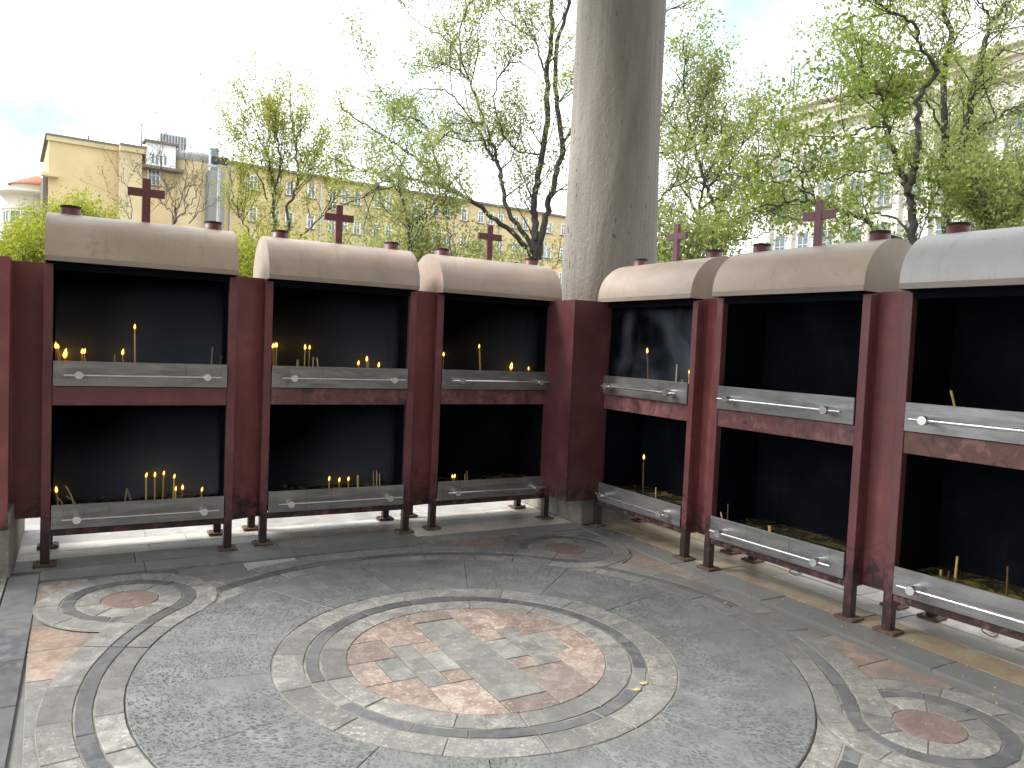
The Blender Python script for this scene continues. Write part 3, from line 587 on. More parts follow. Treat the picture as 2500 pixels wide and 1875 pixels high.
for key, lst in CAND.items():
    k, up = key[:2], key[2] == 'u'; zw = (1.374 if up else .405)-.056; tier = 'upper' if up else 'lower'
    for ub, v, ut, zt, kd in lst:
        zt = max(zt, zw+.02); L_ = zt-zw
        lit = kd in 'LMB'; size = 'tall' if L_ > .16 else ('medium' if L_ > .085 else 'short')
        lean = ' leaning' if abs(ut-ub) > .022 else ''
        word = {'L': 'lit', 'M': 'lit soot-darkened', 'B': 'burnt-down flaring', 'U': 'unlit', 'C': 'bent unlit', 'D': 'dark unlit', 'K': 'yellow unlit'}[kd]
        lab = f'{size}{lean} {word} candle, {tier} tray, {DESC[k]}'
        t = thing('candle', lab, 'candle', SP(k, ub, v, zw-.006), R(POSE[k][2]), f'candles in the {tier} tray of the {DESC[k]}')
        du, hh = ut-ub, zt-zw+.006; rr = .0062 if kd != 'K' else .0085
        if kd == 'B': rr = .011
        cv = .35 if kd == 'C' else .04
        P = [(du*((1-cv)*q+cv*q*q*(1 if kd != 'C' else 1)), rnd.uniform(-.001, .001), hh*(q if kd != 'C' else q**.75)) for q in np.linspace(0, 1, 7)]
        rad = [rr*(1-.18*q+rnd.uniform(-.05, .05)) for q in np.linspace(0, 1, 7)]
        MB().tube(P, rad, 10).build('wax_stick', {'L': 'wax', 'M': 'waxdark', 'B': 'wax', 'U': 'waxpale', 'C': 'waxpale', 'D': 'waxdark', 'K': 'wax'}[kd], t)
        top = P[-1]
        MB().tube([(top[0], top[1], top[2]-.002), (top[0]+.001, top[1], top[2]+.007)], .0011, 6).build('wick', 'wick', t)
        if lit:
            sc = 1.05+rnd.uniform(-.15, .25)
            if kd == 'B': sc = 1.9
            f = flame_mesh(sc, rnd.uniform(-.3, 1.0)).build('flame', 'flame', t); f.location = (top[0], top[1], top[2]+.002)
fs = thing('candle', 'yellow candle fallen flat on the water, lower tray, far end stand of the stone-building row', 'candle', SP('B3', .50, .10, .3565), R(POSE['B3'][2]+14), 'candles in the lower tray of the '+DESC['B3'])
MB().tube([(0, 0, 0), (.07, .002, .0005), (.15, -.001, 0)], .005, 10).build('wax_stick', 'wax', fs)

# ------------------------------------------------------------------ smoke inside the tiers
def smoke(k, z0, z1, dens, label, swirl=False, u0=.062, u1=W_-.062):
    o = MB().box(u0, u1, (.22 if not swirl else .06), D_-.085, z0, z1).mesh('smoke'); m = bpy.data.materials.new('smoke '+k); m.use_nodes = True; t = m.node_tree; t.nodes.clear()
    ou = nd(t, 'ShaderNodeOutputMaterial'); pv = nd(t, 'ShaderNodeVolumePrincipled'); pv.inputs['Color'].default_value = (.72, .84, 1., 1); pv.inputs['Anisotropy'].default_value = -.25
    if swirl:
        v = coords(t, obj=True, rnd=False, scale=(1, 1, .55)); n = noise(t, v, 2.6, 4, .55, .8); lk(t, maprange(t, n, .46, .74, 0, dens), pv.inputs['Density'])
    else: pv.inputs['Density'].default_value = dens
    lk(t, pv.outputs[0], ou.inputs['Volume']); o.materials.append(m)
    q = link('smoke', o, None, label, 'smoke', None, 'stuff'); q.location = SP(k, 0, 0); q.rotation_euler = (0, 0, R(POSE[k][2]))
smoke('A1', 1.34, 2.015, 6., 'thin blue smoke hanging in the upper tier of the far end stand'); smoke('A2', 1.34, 2.015, 2.5, 'thin smoke hanging in the upper tier of the middle stand')
smoke('A1', .37, 1.07, 4., 'thin smoke hanging in the lower tier of the far end stand')
smoke('A2', .37, 1.07, 1.6, 'faint smoke in the lower tier of the middle stand'); smoke('A3', 1.34, 2.015, 1.6, 'faint smoke in the upper tier of the column-side stand, yellow-building row')
smoke('B1', 1.34, 2.015, 2.2, 'curling candle smoke in the upper tier beside the column', True)

# ------------------------------------------------------------------ litter on the floor
fb = MB()
for i in range(80):
    if i < 55: s = rnd.uniform(1.95, 2.4); t = rnd.uniform(-2.2, 1.9)
    elif i < 62: s = rnd.uniform(-1.9, 1.8); t = rnd.uniform(2.05, 2.5)
    else: s = rnd.uniform(-1.6, 1.9); t = rnd.uniform(-1.6, 1.8)
    r_ = rnd.uniform(.002, .0065); a = rnd.uniform(0, 6.3); n = rnd.choice((4, 5, 6))
    fb.prism([(s+r_*rnd.uniform(.5, 1.4)*math.cos(a+2*math.pi*j/n), t+r_*rnd.uniform(.4, 1)*math.sin(a+2*math.pi*j/n)) for j in range(n)], -.004, .0035, .0008)
fb.build('wax_crumbs', 'waxbit', None, label='crumbs of spilled yellow wax scattered over the floor', cat='wax', kind='stuff')
for x, y, a in ((.505, -.682, .3), (.578, -.643, 1.9)):
    pts = [(x+.022*math.cos(a+q)*(1+.3*math.sin(3*q)), y+.014*math.sin(a+q)) for q in np.linspace(0, 6.1, 9)]
    MB().prism(pts, .0015, .0042, .001).build('petal', 'waxbit', None, label='small yellow petal lying on the medallion ring', cat='petal', group='petals on the medallion ring')
for k, u, v in (('A2', W_-.09, D_-.06), ('A3', W_-.05, D_-.06), ('B2', .42, D_-.05), ('B3', .36, D_-.03)):
    c = SP(k, u, v); P = [(c[0]+.07*math.cos(q*1.9)*(1-q*.05)+.02*q, c[1]+.05*math.sin(q*2.3), .004+.012*abs(math.sin(q*1.7))) for q in np.linspace(0, 5, 26)]
    MB().tube(P, .0035, 6).build('wire_coil', 'wire', None, label='black wire coil under the '+DESC[k], cat='wire', group='wire coils under the stands')

# ------------------------------------------------------------------ trees
def catmull(P, n):
    P = np.array(P, float); Q = np.vstack([2*P[0]-P[1], P, 2*P[-1]-P[-2]]); o = []
    for i in range(len(P)-1):
        p0, p1, p2, p3 = Q[i:i+4]
        for t in np.linspace(0, 1, n, endpoint=False): o.append(.5*((2*p1)+(-p0+p2)*t+(2*p0-5*p1+4*p2-p3)*t*t+(-p0+3*p1-3*p2+p3)*t**3))
    o.append(P[-1]); return np.array(o)
def unit(v): return v/max(1e-9, np.linalg.norm(v))
def tree(name, label, limbs, seed, leafmat, barkmat='bark', levels=((1.3, 1.6, .022), (.7, 2.6, .010), (.32, 5., .005)), leaf=.055, perleaf=5, spread=.07, updir=.25, group='park trees behind the stands', start=.25, lkeep=1., wid=.55):
    """limbs: (points, r0, r1). Branches of each level sprout from the level before; leaves sit on the last two."""
    rg = np.random.default_rng(seed); wood = MB(); paths = []
    base = np.array(limbs[0][0][0], float)
    for P, r0, r1 in limbs:
        r0 *= .58; r1 *= .75
        C = catmull(P, 6); C[1:-1] += rg.normal(0, .02, (len(C)-2, 3)); k = len(C); rr = np.linspace(r0, r1, k)
        wood.tube(C-base, rr, 8); paths.append((C, rr))
    tips = []; cur = paths
    for li, (ln, dens, rb) in enumerate(levels):
        nxt = []
        for C, rr in cur:
            seg = np.linalg.norm(np.diff(C, axis=0), axis=1); tot = seg.sum(); n = rg.poisson(tot*dens)
            for _ in range(n+(1 if li else 0)):
                t = start+(1-start)*rg.random() if li == 0 else .15+.85*rg.random(); i = min(len(C)-2, int(t*(len(C)-1)))
                p = C[i]+(C[i+1]-C[i])*rg.random(); T = unit(C[i+1]-C[i]); ax = unit(np.cross(T, rg.normal(size=3)))
                d = unit(T*rg.uniform(.45, .95)+ax*rg.uniform(.5, 1.)+np.array((0, 0, updir))); L = ln*rg.uniform(.45, 1.25)
                q = [p]; m = 5 if li < 2 else 4
                for s in range(m-1):
                    d = unit(d+rg.normal(0, .20, 3)+np.array((0, 0, updir*.25))); q.append(q[-1]+d*L/(m-1))
                q = np.array(q); r0 = min(rb*rg.uniform(.7, 1.3), rr[min(i, len(rr)-1)]*.8); r_ = np.linspace(r0, r0*.35, m); wood.tube(q-base, r_, 5 if li == 0 else 3, caps=False); nxt.append((q, r_))
                if li >= len(levels)-2: tips.append(q)
        cur = nxt
    root = thing(name, label, 'tree' if 'tree' in name else 'shrub', tuple(base), 0, group)
    wood.build('trunk', barkmat, root)
    A = np.concatenate([q[1:] for q in tips]); A = A[rg.random(len(A)) < lkeep]
    N = len(A)*perleaf; ctr = np.repeat(A, perleaf, 0)+rg.normal(0, spread, (N, 3)); a = rg.normal(size=(N, 3)); a[:, 2] -= .5; a /= np.linalg.norm(a, axis=1)[:, None]
    b = np.cross(a, rg.normal(size=(N, 3))); b /= np.linalg.norm(b, axis=1)[:, None]; s = leaf*rg.uniform(.55, 1.35, (N, 1)); nn = np.cross(a, b)
    V = np.stack([ctr-a*s*.5, ctr+b*s*wid*.5+nn*s*.10, ctr+a*s*.55, ctr-b*s*wid*.5+nn*s*.10], 1).reshape(-1, 3)-base
    me = bpy.data.meshes.new('crown'); me.vertices.add(4*N); me.vertices.foreach_set('co', V.ravel()); me.loops.add(4*N); me.loops.foreach_set('vertex_index', np.arange(4*N)); me.polygons.add(N); me.polygons.foreach_set('loop_start', np.arange(N)*4); me.polygons.foreach_set('loop_total', np.full(N, 4)); me.update(); me.validate()
    me.materials.append(M[leafmat]); link('crown', me, root); return N
def limb(pts, d0, d1, r0, r1, z=None, drop=None):
    """survey points in a zoom frame z=(x0,y0,scale), at depth d0..d1; drop carries the foot down to the ground"""
    x0, y0, s = z; n = len(pts); P = [at(x0+s*x, y0+s*y, d0+(d1-d0)*i/max(1, n-1)) for i, (x, y) in enumerate(pts)]
    if drop:
        f = np.array(P[0]); g = f.copy(); g[2] = -.1; g[:2] += np.array(drop); P = [g, g+(f-g)*.5]+P
    return (P, r0, r1)
ZC = (800, 0, .42194); ZR = (1800, 0, .36157); ZM = (1350, 0, .39187); ZY = (500, 250, .27125); ZL = (0, 250, .27125)
NL = 0
c = ZC
NL += tree('lime_tree', 'big multi-stemmed lime tree with sparse young leaves beyond the column-side stand', [
    limb([(1200, 1480), (1205, 1330), (1195, 1150), (1235, 950), (1265, 700), (1265, 450), (1290, 230), (1300, 0), (1330, -250)], 15, 15.2, .15, .05, c, (0, 0)),
    limb([(1215, 1500), (1265, 1250), (1310, 1050), (1350, 850), (1320, 500), (1330, 250), (1400, 20), (1480, -200)], 15, 14.6, .12, .035, c),
    limb([(1200, 1500), (1100, 1380), (950, 1250), (780, 1130), (680, 1090), (600, 1060), (440, 1030), (330, 1050), (210, 1140)], 15, 13.6, .10, .014, c),
    limb([(1195, 1440), (1050, 1230), (1010, 1060), (985, 950), (930, 870), (860, 740), (740, 650)], 15, 15.8, .09, .02, c),
    limb([(1010, 1060), (960, 850), (900, 680), (830, 490), (770, 420), (660, 380), (480, 385)], 15.4, 16.2, .06, .012, c),
    limb([(830, 490), (775, 330), (770, 150), (830, 0), (860, -150)], 15.8, 15.0, .035, .012, c), limb([(770, 420), (740, 290), (660, 210), (500, 110), (420, 0)], 16, 16.6, .035, .010, c),
    limb([(680, 1090), (600, 1000), (430, 860), (330, 790), (130, 660), (70, 580)], 14.2, 13.4, .045, .010, c), limb([(650, 1000), (590, 800), (540, 700), (430, 670), (350, 550), (240, 530)], 14.3, 14.9, .04, .010, c),
    limb([(860, 740), (700, 540), (560, 520), (430, 580)], 15.7, 15, .03, .008, c), limb([(1235, 900), (1160, 890), (1050, 830), (960, 560), (1060, 360), (1200, 420), (1255, 520)], 15.1, 14.3, .035, .01, c),
    limb([(1190, 230), (1090, 150), (1010, 90), (990, 0)], 15.1, 15.7, .03, .01, c), limb([(1265, 450), (1210, 260), (1150, 150), (1090, 20)], 15.1, 14.5, .04, .012, c),
    limb([(440, 1030), (400, 950), (300, 1000), (180, 980), (0, 900)], 14, 14.5, .03, .008, c), limb([(1350, 850), (1500, 600), (1700, 250), (1990, 60), (2110, -10)], 14.9, 14.2, .05, .01, c)],
    5, 'leaf_lime', levels=((1.25, 2.2, .014), (.62, 3.0, .006), (.28, 3.6, .003)), leaf=.056, perleaf=5, spread=.10, start=.12)
NL += tree('slender_tree', 'yellow green tree with upright stems beside the floodlight pole', [
    limb([(620, 1130), (625, 800), (600, 650), (560, 480), (480, 300)], 19, 19.4, .10, .02, ZY, (0, 0)), limb([(625, 800), (680, 560), (660, 350), (620, 180)], 19, 18.6, .05, .015, ZY),
    limb([(750, 1140), (750, 950), (840, 740), (830, 500), (800, 250), (790, 90)], 18.8, 19.3, .08, .015, ZY, (0, 0)), limb([(560, 870), (510, 700), (440, 560), (400, 380), (330, 200)], 19, 19.5, .04, .012, ZY),
    limb([(400, 1240), (320, 1050), (250, 850), (240, 700)], 18.5, 18.9, .05, .01, ZY, (0, 0)), limb([(860, 1200), (1050, 1040), (1180, 850), (1250, 760)], 18.5, 19.2, .04, .01, ZY), limb([(840, 740), (930, 560), (1050, 420), (1120, 300)], 19, 19.8, .035, .01, ZY)],
    8, 'leaf_yellow', levels=((1.3, 3.0, .012), (.6, 4.2, .005), (.26, 3.6, .003)), leaf=.062, perleaf=3, spread=.085, updir=.5, start=.12)
NL += tree('budding_shrub', 'almost bare shrub with brown buds in front of the yellow building', [
    limb([(1560, 1090), (1500, 950), (1380, 820), (1260, 640), (1200, 520)], 15, 15.3, .028, .006, ZL, (0, 0)), limb([(1560, 1090), (1560, 900), (1480, 700), (1450, 560), (1440, 430)], 15, 14.7, .026, .006, ZL), limb([(1570, 1090), (1620, 900), (1680, 700), (1660, 520)], 15, 15.2, .026, .006, ZL),
    limb([(1575, 1090), (1700, 930), (1800, 760), (1830, 520)], 15, 14.6, .024, .006, ZL), limb([(1170, 1050), (1080, 920), (1000, 850), (960, 800)], 15, 15.2, .016, .005, ZL), limb([(1180, 1050), (1160, 800), (1080, 680), (1060, 600)], 15, 15.2, .016, .005, ZL), limb([(1700, 1090), (1850, 900), (1900, 700)], 15.2, 15.5, .02, .006, ZL)],
    9, 'leaf_bud', 'twig', levels=((.7, 4.2, .008), (.34, 3.6, .0042), (.16, 3., .0028)), leaf=.036, perleaf=1, spread=.02, updir=.35, start=.05, lkeep=.55)
def bush(name, label, cx, cy, d, n, h, wd, seed, mat_, leaf=.05, per=3, lv=None, kp=1.):
    rg = np.random.default_rng(seed); L = []
    for i in range(n):
        x = cx+rg.uniform(-wd, wd); top = cy+62+rg.uniform(0, h*.3)
        L.append(limb([(cx+(x-cx)*.35, cy+h), (cx+(x-cx)*.7, (cy+h+top)/2), (x, top)], d+rg.uniform(-.7, .7), d+rg.uniform(-1., 1.), .022, .006, (0, 0, 1), (0, 0)))
    return tree(name, label, L, seed+1, mat_, 'barkgrey', lv or ((.55, 6.5, .006), (.26, 6.0, .003)), leaf*1.15, per+2, .08, .4, 'shrubs behind the stands', .1, kp)
NL += bush('leafy_shrub', 'bright yellow green shrub beside the round cream building', 62, 530, 13, 12, 160, 45, 21, 'leaf_yellow', .05, 2)
NL += bush('leafy_shrub', 'low yellow green shrub top showing over the far end stand hood', 185, 485, 14, 12, 110, 90, 22, 'leaf_yellow', .048, 1)
NL += bush('leafy_shrub', 'low yellow green shrub in the gap between far end and middle stands', 600, 560, 12, 14, 220, 90, 23, 'leaf_yellow', .05, 3)
NL += bush('leafy_shrub', 'pale green shrub thicket behind the middle stand of the yellow-building row', 890, 530, 12.5, 16, 250, 170, 24, 'leaf_pale', .05, 0)
NL += bush('leafy_shrub', 'pale green shrub thicket at the foot of the big lime tree', 1180, 530, 12.5, 16, 250, 170, 25, 'leaf_pale', .05, 0)
NL += bush('leafy_shrub', 'green shrub thicket behind the cross next to the column', 1650, 480, 12, 14, 250, 150, 26, 'leaf_lime', .058, 0)
NL += bush('leafy_shrub', 'yellow green shrub behind the pale grey hood', 2440, 330, 12, 14, 250, 90, 28, 'leaf_lime', .06, 0)
NL += tree('young_tree', 'slim young tree whose dark stem shows between the two crosses beside the lime', [
    limb([(470, 1440), (460, 1250), (400, 1080), (300, 1020)], 12.5, 12.9, .045, .01, ZC, (0, 0)), limb([(465, 1350), (560, 1230), (640, 1150), (640, 1000)], 12.5, 12.2, .025, .008, ZC), limb([(710, 1480), (700, 1300), (650, 1200), (560, 1100)], 12.3, 12.8, .03, .01, ZC, (0, 0)), limb([(480, 1440), (600, 1260), (720, 1120)], 12.5, 13.2, .02, .006, ZC)],
    31, 'leaf_pale', 'barkgrey', ((1.0, 3.2, .009), (.45, 4.2, .004), (.2, 3.6, .003)), .055, 4, .075, .3, start=.1)
NL += tree('maple_tree', 'light leaved tree filling the space beside the column above the column-side hood', [
    limb([(980, 1640), (1000, 1450), (1030, 1330), (960, 1180), (900, 980), (860, 800), (820, 500), (850, 300)], 14, 14.4, .11, .012, ZM, (0, 0)), limb([(640, 1290), (700, 1200), (850, 1120), (1000, 1080), (1170, 1080)], 13.4, 12.8, .03, .008, ZM),
    limb([(640, 960), (800, 930), (900, 900), (960, 780), (1010, 700)], 14.3, 14.1, .03, .01, ZM), limb([(640, 860), (760, 820), (860, 820)], 14.3, 14.2, .02, .008, ZM), limb([(1000, 1450), (860, 1370), (720, 1280)], 14, 13.4, .04, .01, ZM), limb([(670, 780), (760, 600), (830, 450)], 14.4, 14.6, .02, .007, ZM), limb([(960, 1180), (1130, 980), (1200, 860)], 14, 13.8, .04, .01, ZM)],
    33, 'leaf_lime', 'bark', ((1.2, 3.4, .012), (.55, 4.0, .005), (.25, 3.6, .003)), .062, 4, .09, .25, start=.15)
NL += tree('linden_tree', 'dense young-leaved linden filling the gap between column and stone building', [
    limb([(900, 1640), (905, 1400), (930, 1200), (1000, 1000), (1080, 880)], 16.5, 16.8, .10, .015, ZM, (0, 0)), limb([(910, 1350), (800, 1150), (760, 1000), (740, 860)], 16.5, 16.9, .05, .012, ZM), limb([(930, 1300), (1120, 1180), (1290, 1060), (1420, 960)], 16.5, 15.9, .05, .012, ZM),
    limb([(905, 1450), (1100, 1380), (1300, 1300), (1480, 1250)], 16.5, 15.8, .05, .012, ZM), limb([(900, 1480), (780, 1400), (690, 1330)], 16.5, 16.9, .04, .012, ZM), limb([(905, 1530), (1080, 1500), (1250, 1480), (1380, 1430)], 16.5, 16, .04, .012, ZM)],
    41, 'leaf_lime', 'bark', ((1.35, 3.6, .012), (.6, 4.4, .005), (.28, 3.6, .003)), .062, 4, .10, .25, start=.1)
NL += tree('linden_tree', 'young-leaved linden screening the stone building behind the ash stems', [
    limb([(1650, 1640), (1640, 1350), (1600, 1100), (1560, 900), (1580, 700)], 19, 19.2, .10, .015, ZR, (0, 0)), limb([(1640, 1400), (1760, 1150), (1830, 950), (1850, 800)], 19, 18.6, .05, .012, ZR), limb([(1640, 1450), (1450, 1200), (1300, 1050), (1180, 960)], 19, 18.6, .05, .012, ZR),
    limb([(1645, 1500), (1850, 1380), (2000, 1300)], 19, 18.6, .04, .012, ZR), limb([(1645, 1500), (1400, 1400), (1200, 1330), (1000, 1300)], 19, 18.8, .04, .012, ZR), limb([(1600, 1100), (1450, 950), (1250, 820)], 19, 19.5, .04, .012, ZR)],
    43, 'leaf_lime', 'bark', ((1.5, 3.2, .012), (.7, 3.8, .005), (.3, 3.6, .003)), .064, 4, .11, .25, start=.1)
NL += tree('chestnut_tree', 'green chestnut tree with a long arching limb behind the middle stone-building-row stand', [
    limb([(1190, 1680), (1170, 1350), (1130, 1230), (1070, 1080), (1010, 900), (1000, 700), (940, 580), (840, 450), (850, 250)], 11.5, 12, .13, .02, ZR, (0, 0)), limb([(1150, 1300), (1200, 1150), (1230, 950), (1220, 720), (1290, 560), (1340, 470), (1230, 300), (1180, 150), (1000, 60), (850, -60)], 11.5, 11.2, .09, .015, ZR),
    limb([(1180, 1660), (950, 1560), (870, 1480), (700, 1430), (600, 1370), (470, 1350), (300, 1380), (100, 1410)], 11.5, 10.6, .065, .012, ZR), limb([(470, 1350), (430, 1200), (400, 1130), (250, 1050), (100, 1050)], 10.9, 10.7, .03, .008, ZR), limb([(1180, 1600), (1050, 1460), (900, 1440), (780, 1320), (700, 1200)], 11.5, 12.2, .035, .008, ZR),
    limb([(1100, 1180), (900, 1160), (700, 1200), (600, 1230)], 11.4, 10.8, .03, .008, ZR), limb([(1000, 860), (850, 870), (700, 940), (500, 900), (320, 880)], 11.6, 11, .03, .008, ZR), limb([(950, 640), (800, 640), (650, 680), (560, 700)], 11.8, 11.3, .025, .008, ZR), limb([(600, 1370), (400, 1260), (150, 1230), (-60, 1160)], 10.9, 10.5, .025, .006, ZR)],
    35, 'leaf_green', 'bark', ((.95, 3.0, .010), (.42, 3.8, .005), (.2, 3.2, .003)), .085, 3, .09, .1, start=.12, wid=.5)
NL += tree('ash_tree', 'tall tree with three dark stems spreading over the pale grey hood', [
    limb([(1410, 1580), (1420, 1300), (1400, 1100), (1400, 900), (1400, 500), (1440, 280), (1400, 0), (1420, -200)], 14, 14.3, .15, .05, ZR, (0, 0)), limb([(1420, 1400), (1450, 1250), (1520, 950), (1590, 650), (1650, 400), (1720, 170), (1830, 0), (1900, -150)], 14, 13.5, .12, .04, ZR),
    limb([(1720, 170), (1690, 90), (1620, -20)], 13.6, 13.9, .05, .02, ZR), limb([(1540, 930), (1700, 820), (1850, 730), (2000, 690)], 13.8, 13, .05, .015, ZR), limb([(1400, 560), (1330, 420), (1250, 350), (1060, 350), (900, 420)], 14.1, 14.7, .045, .01, ZR), limb([(1430, 320), (1550, 150), (1560, 0)], 14.2, 14.6, .035, .012, ZR),
    limb([(1640, 450), (1800, 350), (1960, 380)], 13.7, 13, .03, .01, ZR), limb([(1600, 640), (1750, 560), (1900, 590)], 13.7, 13.2, .03, .01, ZR), limb([(1240, 300), (1100, 120), (960, 60), (800, 20)], 14.4, 15, .03, .01, ZR), limb([(1400, 950), (1300, 720), (1100, 640), (900, 620)], 14.1, 13.6, .04, .01, ZR), limb([(1410, 1350), (1560, 1280), (1700, 1150), (1920, 1080)], 14, 13.3, .035, .01, ZR)],
    37, 'leaf_lime', 'bark', ((1.3, 2.9, .013), (.65, 3.6, .006), (.3, 3.4, .003)), .062, 4, .11, .2, start=.2)

# ------------------------------------------------------------------ buildings
def facade(P0, P1):
    """local frame of a wall: along, normal towards the pavilion"""
    a = np.array(P0[:2]); b = np.array(P1[:2]); L = np.linalg.norm(b-a); e = (b-a)/L; n = np.array((e[1], -e[0])); return a, e, n, L
class Bld:
    def __init__(s, name, label, P0, P1):
        s.a, s.e, s.n, s.L = facade(P0, P1); s.root = thing(name, label, 'building', (s.a[0], s.a[1], 0), math.atan2(s.e[1], s.e[0]))
    def u(s, px, py=600):                                    # where the sight line of a survey pixel meets the wall plane
        d = at(px, py, 1.)-CAM; d2 = d[:2]; M_ = np.array([[s.e[0], -d2[0]], [s.e[1], -d2[1]]]); k = np.linalg.solve(M_, CAM[:2]-s.a); return k[0], CAM[2]+k[1]*d[2]
    def box(s, name, m, u0, u1, v0, v1, z0, z1, parent=None, **kw): return MB().box(u0, u1, v0, v1, z0, z1).build(name, m, parent or s.root, **kw)
    def window(s, u, z, w_, h, fr='whitepaint', v=-.0, bars=1):
        f = MB(); t = .09
        f.box(u-w_/2-.05, u-w_/2+t, v-.06, v+.02, z, z+h); f.box(u+w_/2-t, u+w_/2+.05, v-.06, v+.02, z, z+h); f.box(u-w_/2+t, u+w_/2-t, v-.06, v+.02, z+h-t, z+h); f.box(u-w_/2+t, u+w_/2-t, v-.06, v+.02, z, z+t)
        for i in range(bars): c = u-w_/2+w_*(i+1)/(bars+1); f.box(c-.04, c+.04, v-.055, v+.02, z+t, z+h-t)
        f.box(u-w_/2+t, u+w_/2-t, v-.05, v+.02, z+h*.62, z+h*.62+.07)
        o = f.build('window', fr, s.root); MB().box(u-w_/2+t, u+w_/2-t, v-.03, v-.025, z+t, z+h-t).build('pane', 'glass', o)
        MB().box(u-w_/2-.15, u+w_/2+.15, v-.16, v+.02, z-.1, z-.001).build('sill', 'cornice', o)
# long yellow block; v < 0 is towards the pavilion
Y = Bld('apartment_building', 'long yellow rendered building with plain end wall and a rounded tower', at(117, 560, 70), at(1002, 560, 90))
U = lambda px, py=600: Y.u(px, py)[0]
Zt = lambda px, py: Y.u(px, py)[1]
u1, u2, u3, u4, u5 = U(285), U(340), U(423), U(533), U(1002); zt = Zt(117, 330)
Y.box('wall', 'yellow', 0, u1, 0, 14, 0, zt); Y.box('eaves', 'cornice', -.3, u1, -.35, 14, zt+.001, zt+.14); Y.box('cornice', 'yellow2', -.2, u1, -.22, -.001, zt-.45, zt)
Y.box('pilaster', 'yellow2', u1+.002, u2, -.9, 14, 0, Zt(310, 362)); Y.box('eaves', 'cornice', u1+.002, u2+.35, -1.3, 14, Zt(310, 362)+.001, Zt(310, 362)+.16); Y.box('cornice', 'yellow2', u1+.002, u2+.25, -1.15, -.901, Zt(310, 362)-.5, Zt(310, 362))
zb0 = Zt(385, 412); zb1 = Zt(385, 357)
Y.box('wall', 'yellow', u2+.002, u3, 0, 14, 0, zb1-.2)
bay = Y.box('glazed_bay', 'whitepaint', u2+.3, u3-.15, -1.2, -.002, zb0, zb1); Y.box('bay_roof', 'cornice', u2+.1, u3+.1, -1.5, 0.2, zb1+.001, zb1+.2, bay)
for i in range(4): q0 = u2+.8+(u3-u2-1.6)*i/4; Y.box('pane', 'glass', q0, q0+(u3-u2-1.6)/4-.18, -1.23, -1.2005, zb0+.25, zb0+(zb1-zb0)*.5, bay)
Y.box('ledge', 'cornice', u2+.002, u3+.6, -1.4, -.001, zb0-.25, zb0-.001)
Y.window(U(372), Zt(372, 452), (U(388)-U(355))*.9, Zt(372, 414)-Zt(372, 452), bars=2, v=-.03)
# rounded tower
ut = (u3+u4)/2; rt = (u4-u3)/2+.3; zt2 = Zt(480, 385)
tw = MB().lathe([(rt, 0), (rt, zt2)], 40, ut, 1.2).build('tower', 'yellow2', Y.root); MB().lathe([(rt+.02, zt2-.6), (rt+.5, zt2-.1), (rt+.5, zt2+.2), (rt-.4, zt2+.45), (0, zt2+.6)], 40, ut, 1.2).build('rim_cornice', 'metalgrey', tw)
lv = Y.box('roof_louvre', 'metalgrey', U(392), U(458), 1.5, 4, zt2+.5, zt2+2.2)
for i in range(9): q0 = U(392)+(U(458)-U(392))*i/9; Y.box('louvre_rib', 'darkmetal', q0+.05, q0+.12, 1.42, 1.499, zt2+.6, zt2+2.1, lv)
Y.box('stair_shaft', 'greywall', U(492), U(531), -rt-.3, -.5, 0, Zt(510, 428)); Y.window(U(505), Zt(505, 430), .9, 2.4, v=-rt-.02, bars=0)
# right wing with rows of windows
zw = Zt(760, 430)
Y.box('wall', 'yellow', u4-.8, u5+34, .4, 14, 0, zw); Y.box('eaves', 'cornice', u4-.8, u5+34.4, .0, 14, zw+.001, zw+.25)
for row, (pyb, h) in enumerate(((486, 1.5), (560, 1.5), (632, 1.5))):
    zz = Zt(782, pyb)
    for i in range(24):
        uu = U(622)+i*1.93+(.22 if i % 2 else -.2)+(.9 if i % 5 == 4 else 0)
        if uu > u5+30 or zz < .5: continue
        Y.window(uu, zz, .8, h, v=.36)
        if row == 0 and i in (4, 9):
            ac = thing('air_conditioner', 'small white air conditioner below a top floor window of the yellow building', 'air conditioner', tuple([*(Y.a+Y.e*(uu+.1)+Y.n*(.05)), zz-1.15]), math.atan2(Y.e[1], Y.e[0]), 'air conditioners on the yellow building')
            MB().box(-.42, .42, -.3, .30, .2, .8, .03).build('casing', 'whitepaint', ac); MB().tube([(-.1, -.301, .5), (-.1, -.32, .5)], .23, 20).build('fan_grille', 'darkmetal', ac)
for px in range(560, 1400, 110): Y.box('downpipe', 'metalgrey', U(px), U(px)+.18, .2, .38, 0, zw)
Y.box('end_bay', 'cornice', U(104), -.001, .6, 9, 0, Zt(108, 425)); Y.box('balcony_slab', 'yellow2', U(104)-.2, U(139), -.9, -.001, Zt(120, 433), Zt(120, 425))
for px, p0, p1, r_ in ((353, 345, 294, .06), (332, 346, 330, .04), (221, 335, 328, .08)):
    a_ = Y.u(px, p0); b_ = Y.u(px, p1); m_ = thing('roof_mast', 'thin roof mast standing on the yellow building', 'mast', tuple([*(Y.a+Y.e*a_[0]-Y.n*2), a_[1]-1.5]), 0, 'masts on the yellow building'); MB().tube([(0, 0, 0), (0, 0, b_[1]-a_[1]+1.8)], [r_, r_*.6], 8).lathe([(r_*2.2, 0), (r_*2.2, .25), (r_, .4)], 8).build('pole', 'darkmetal', m_)
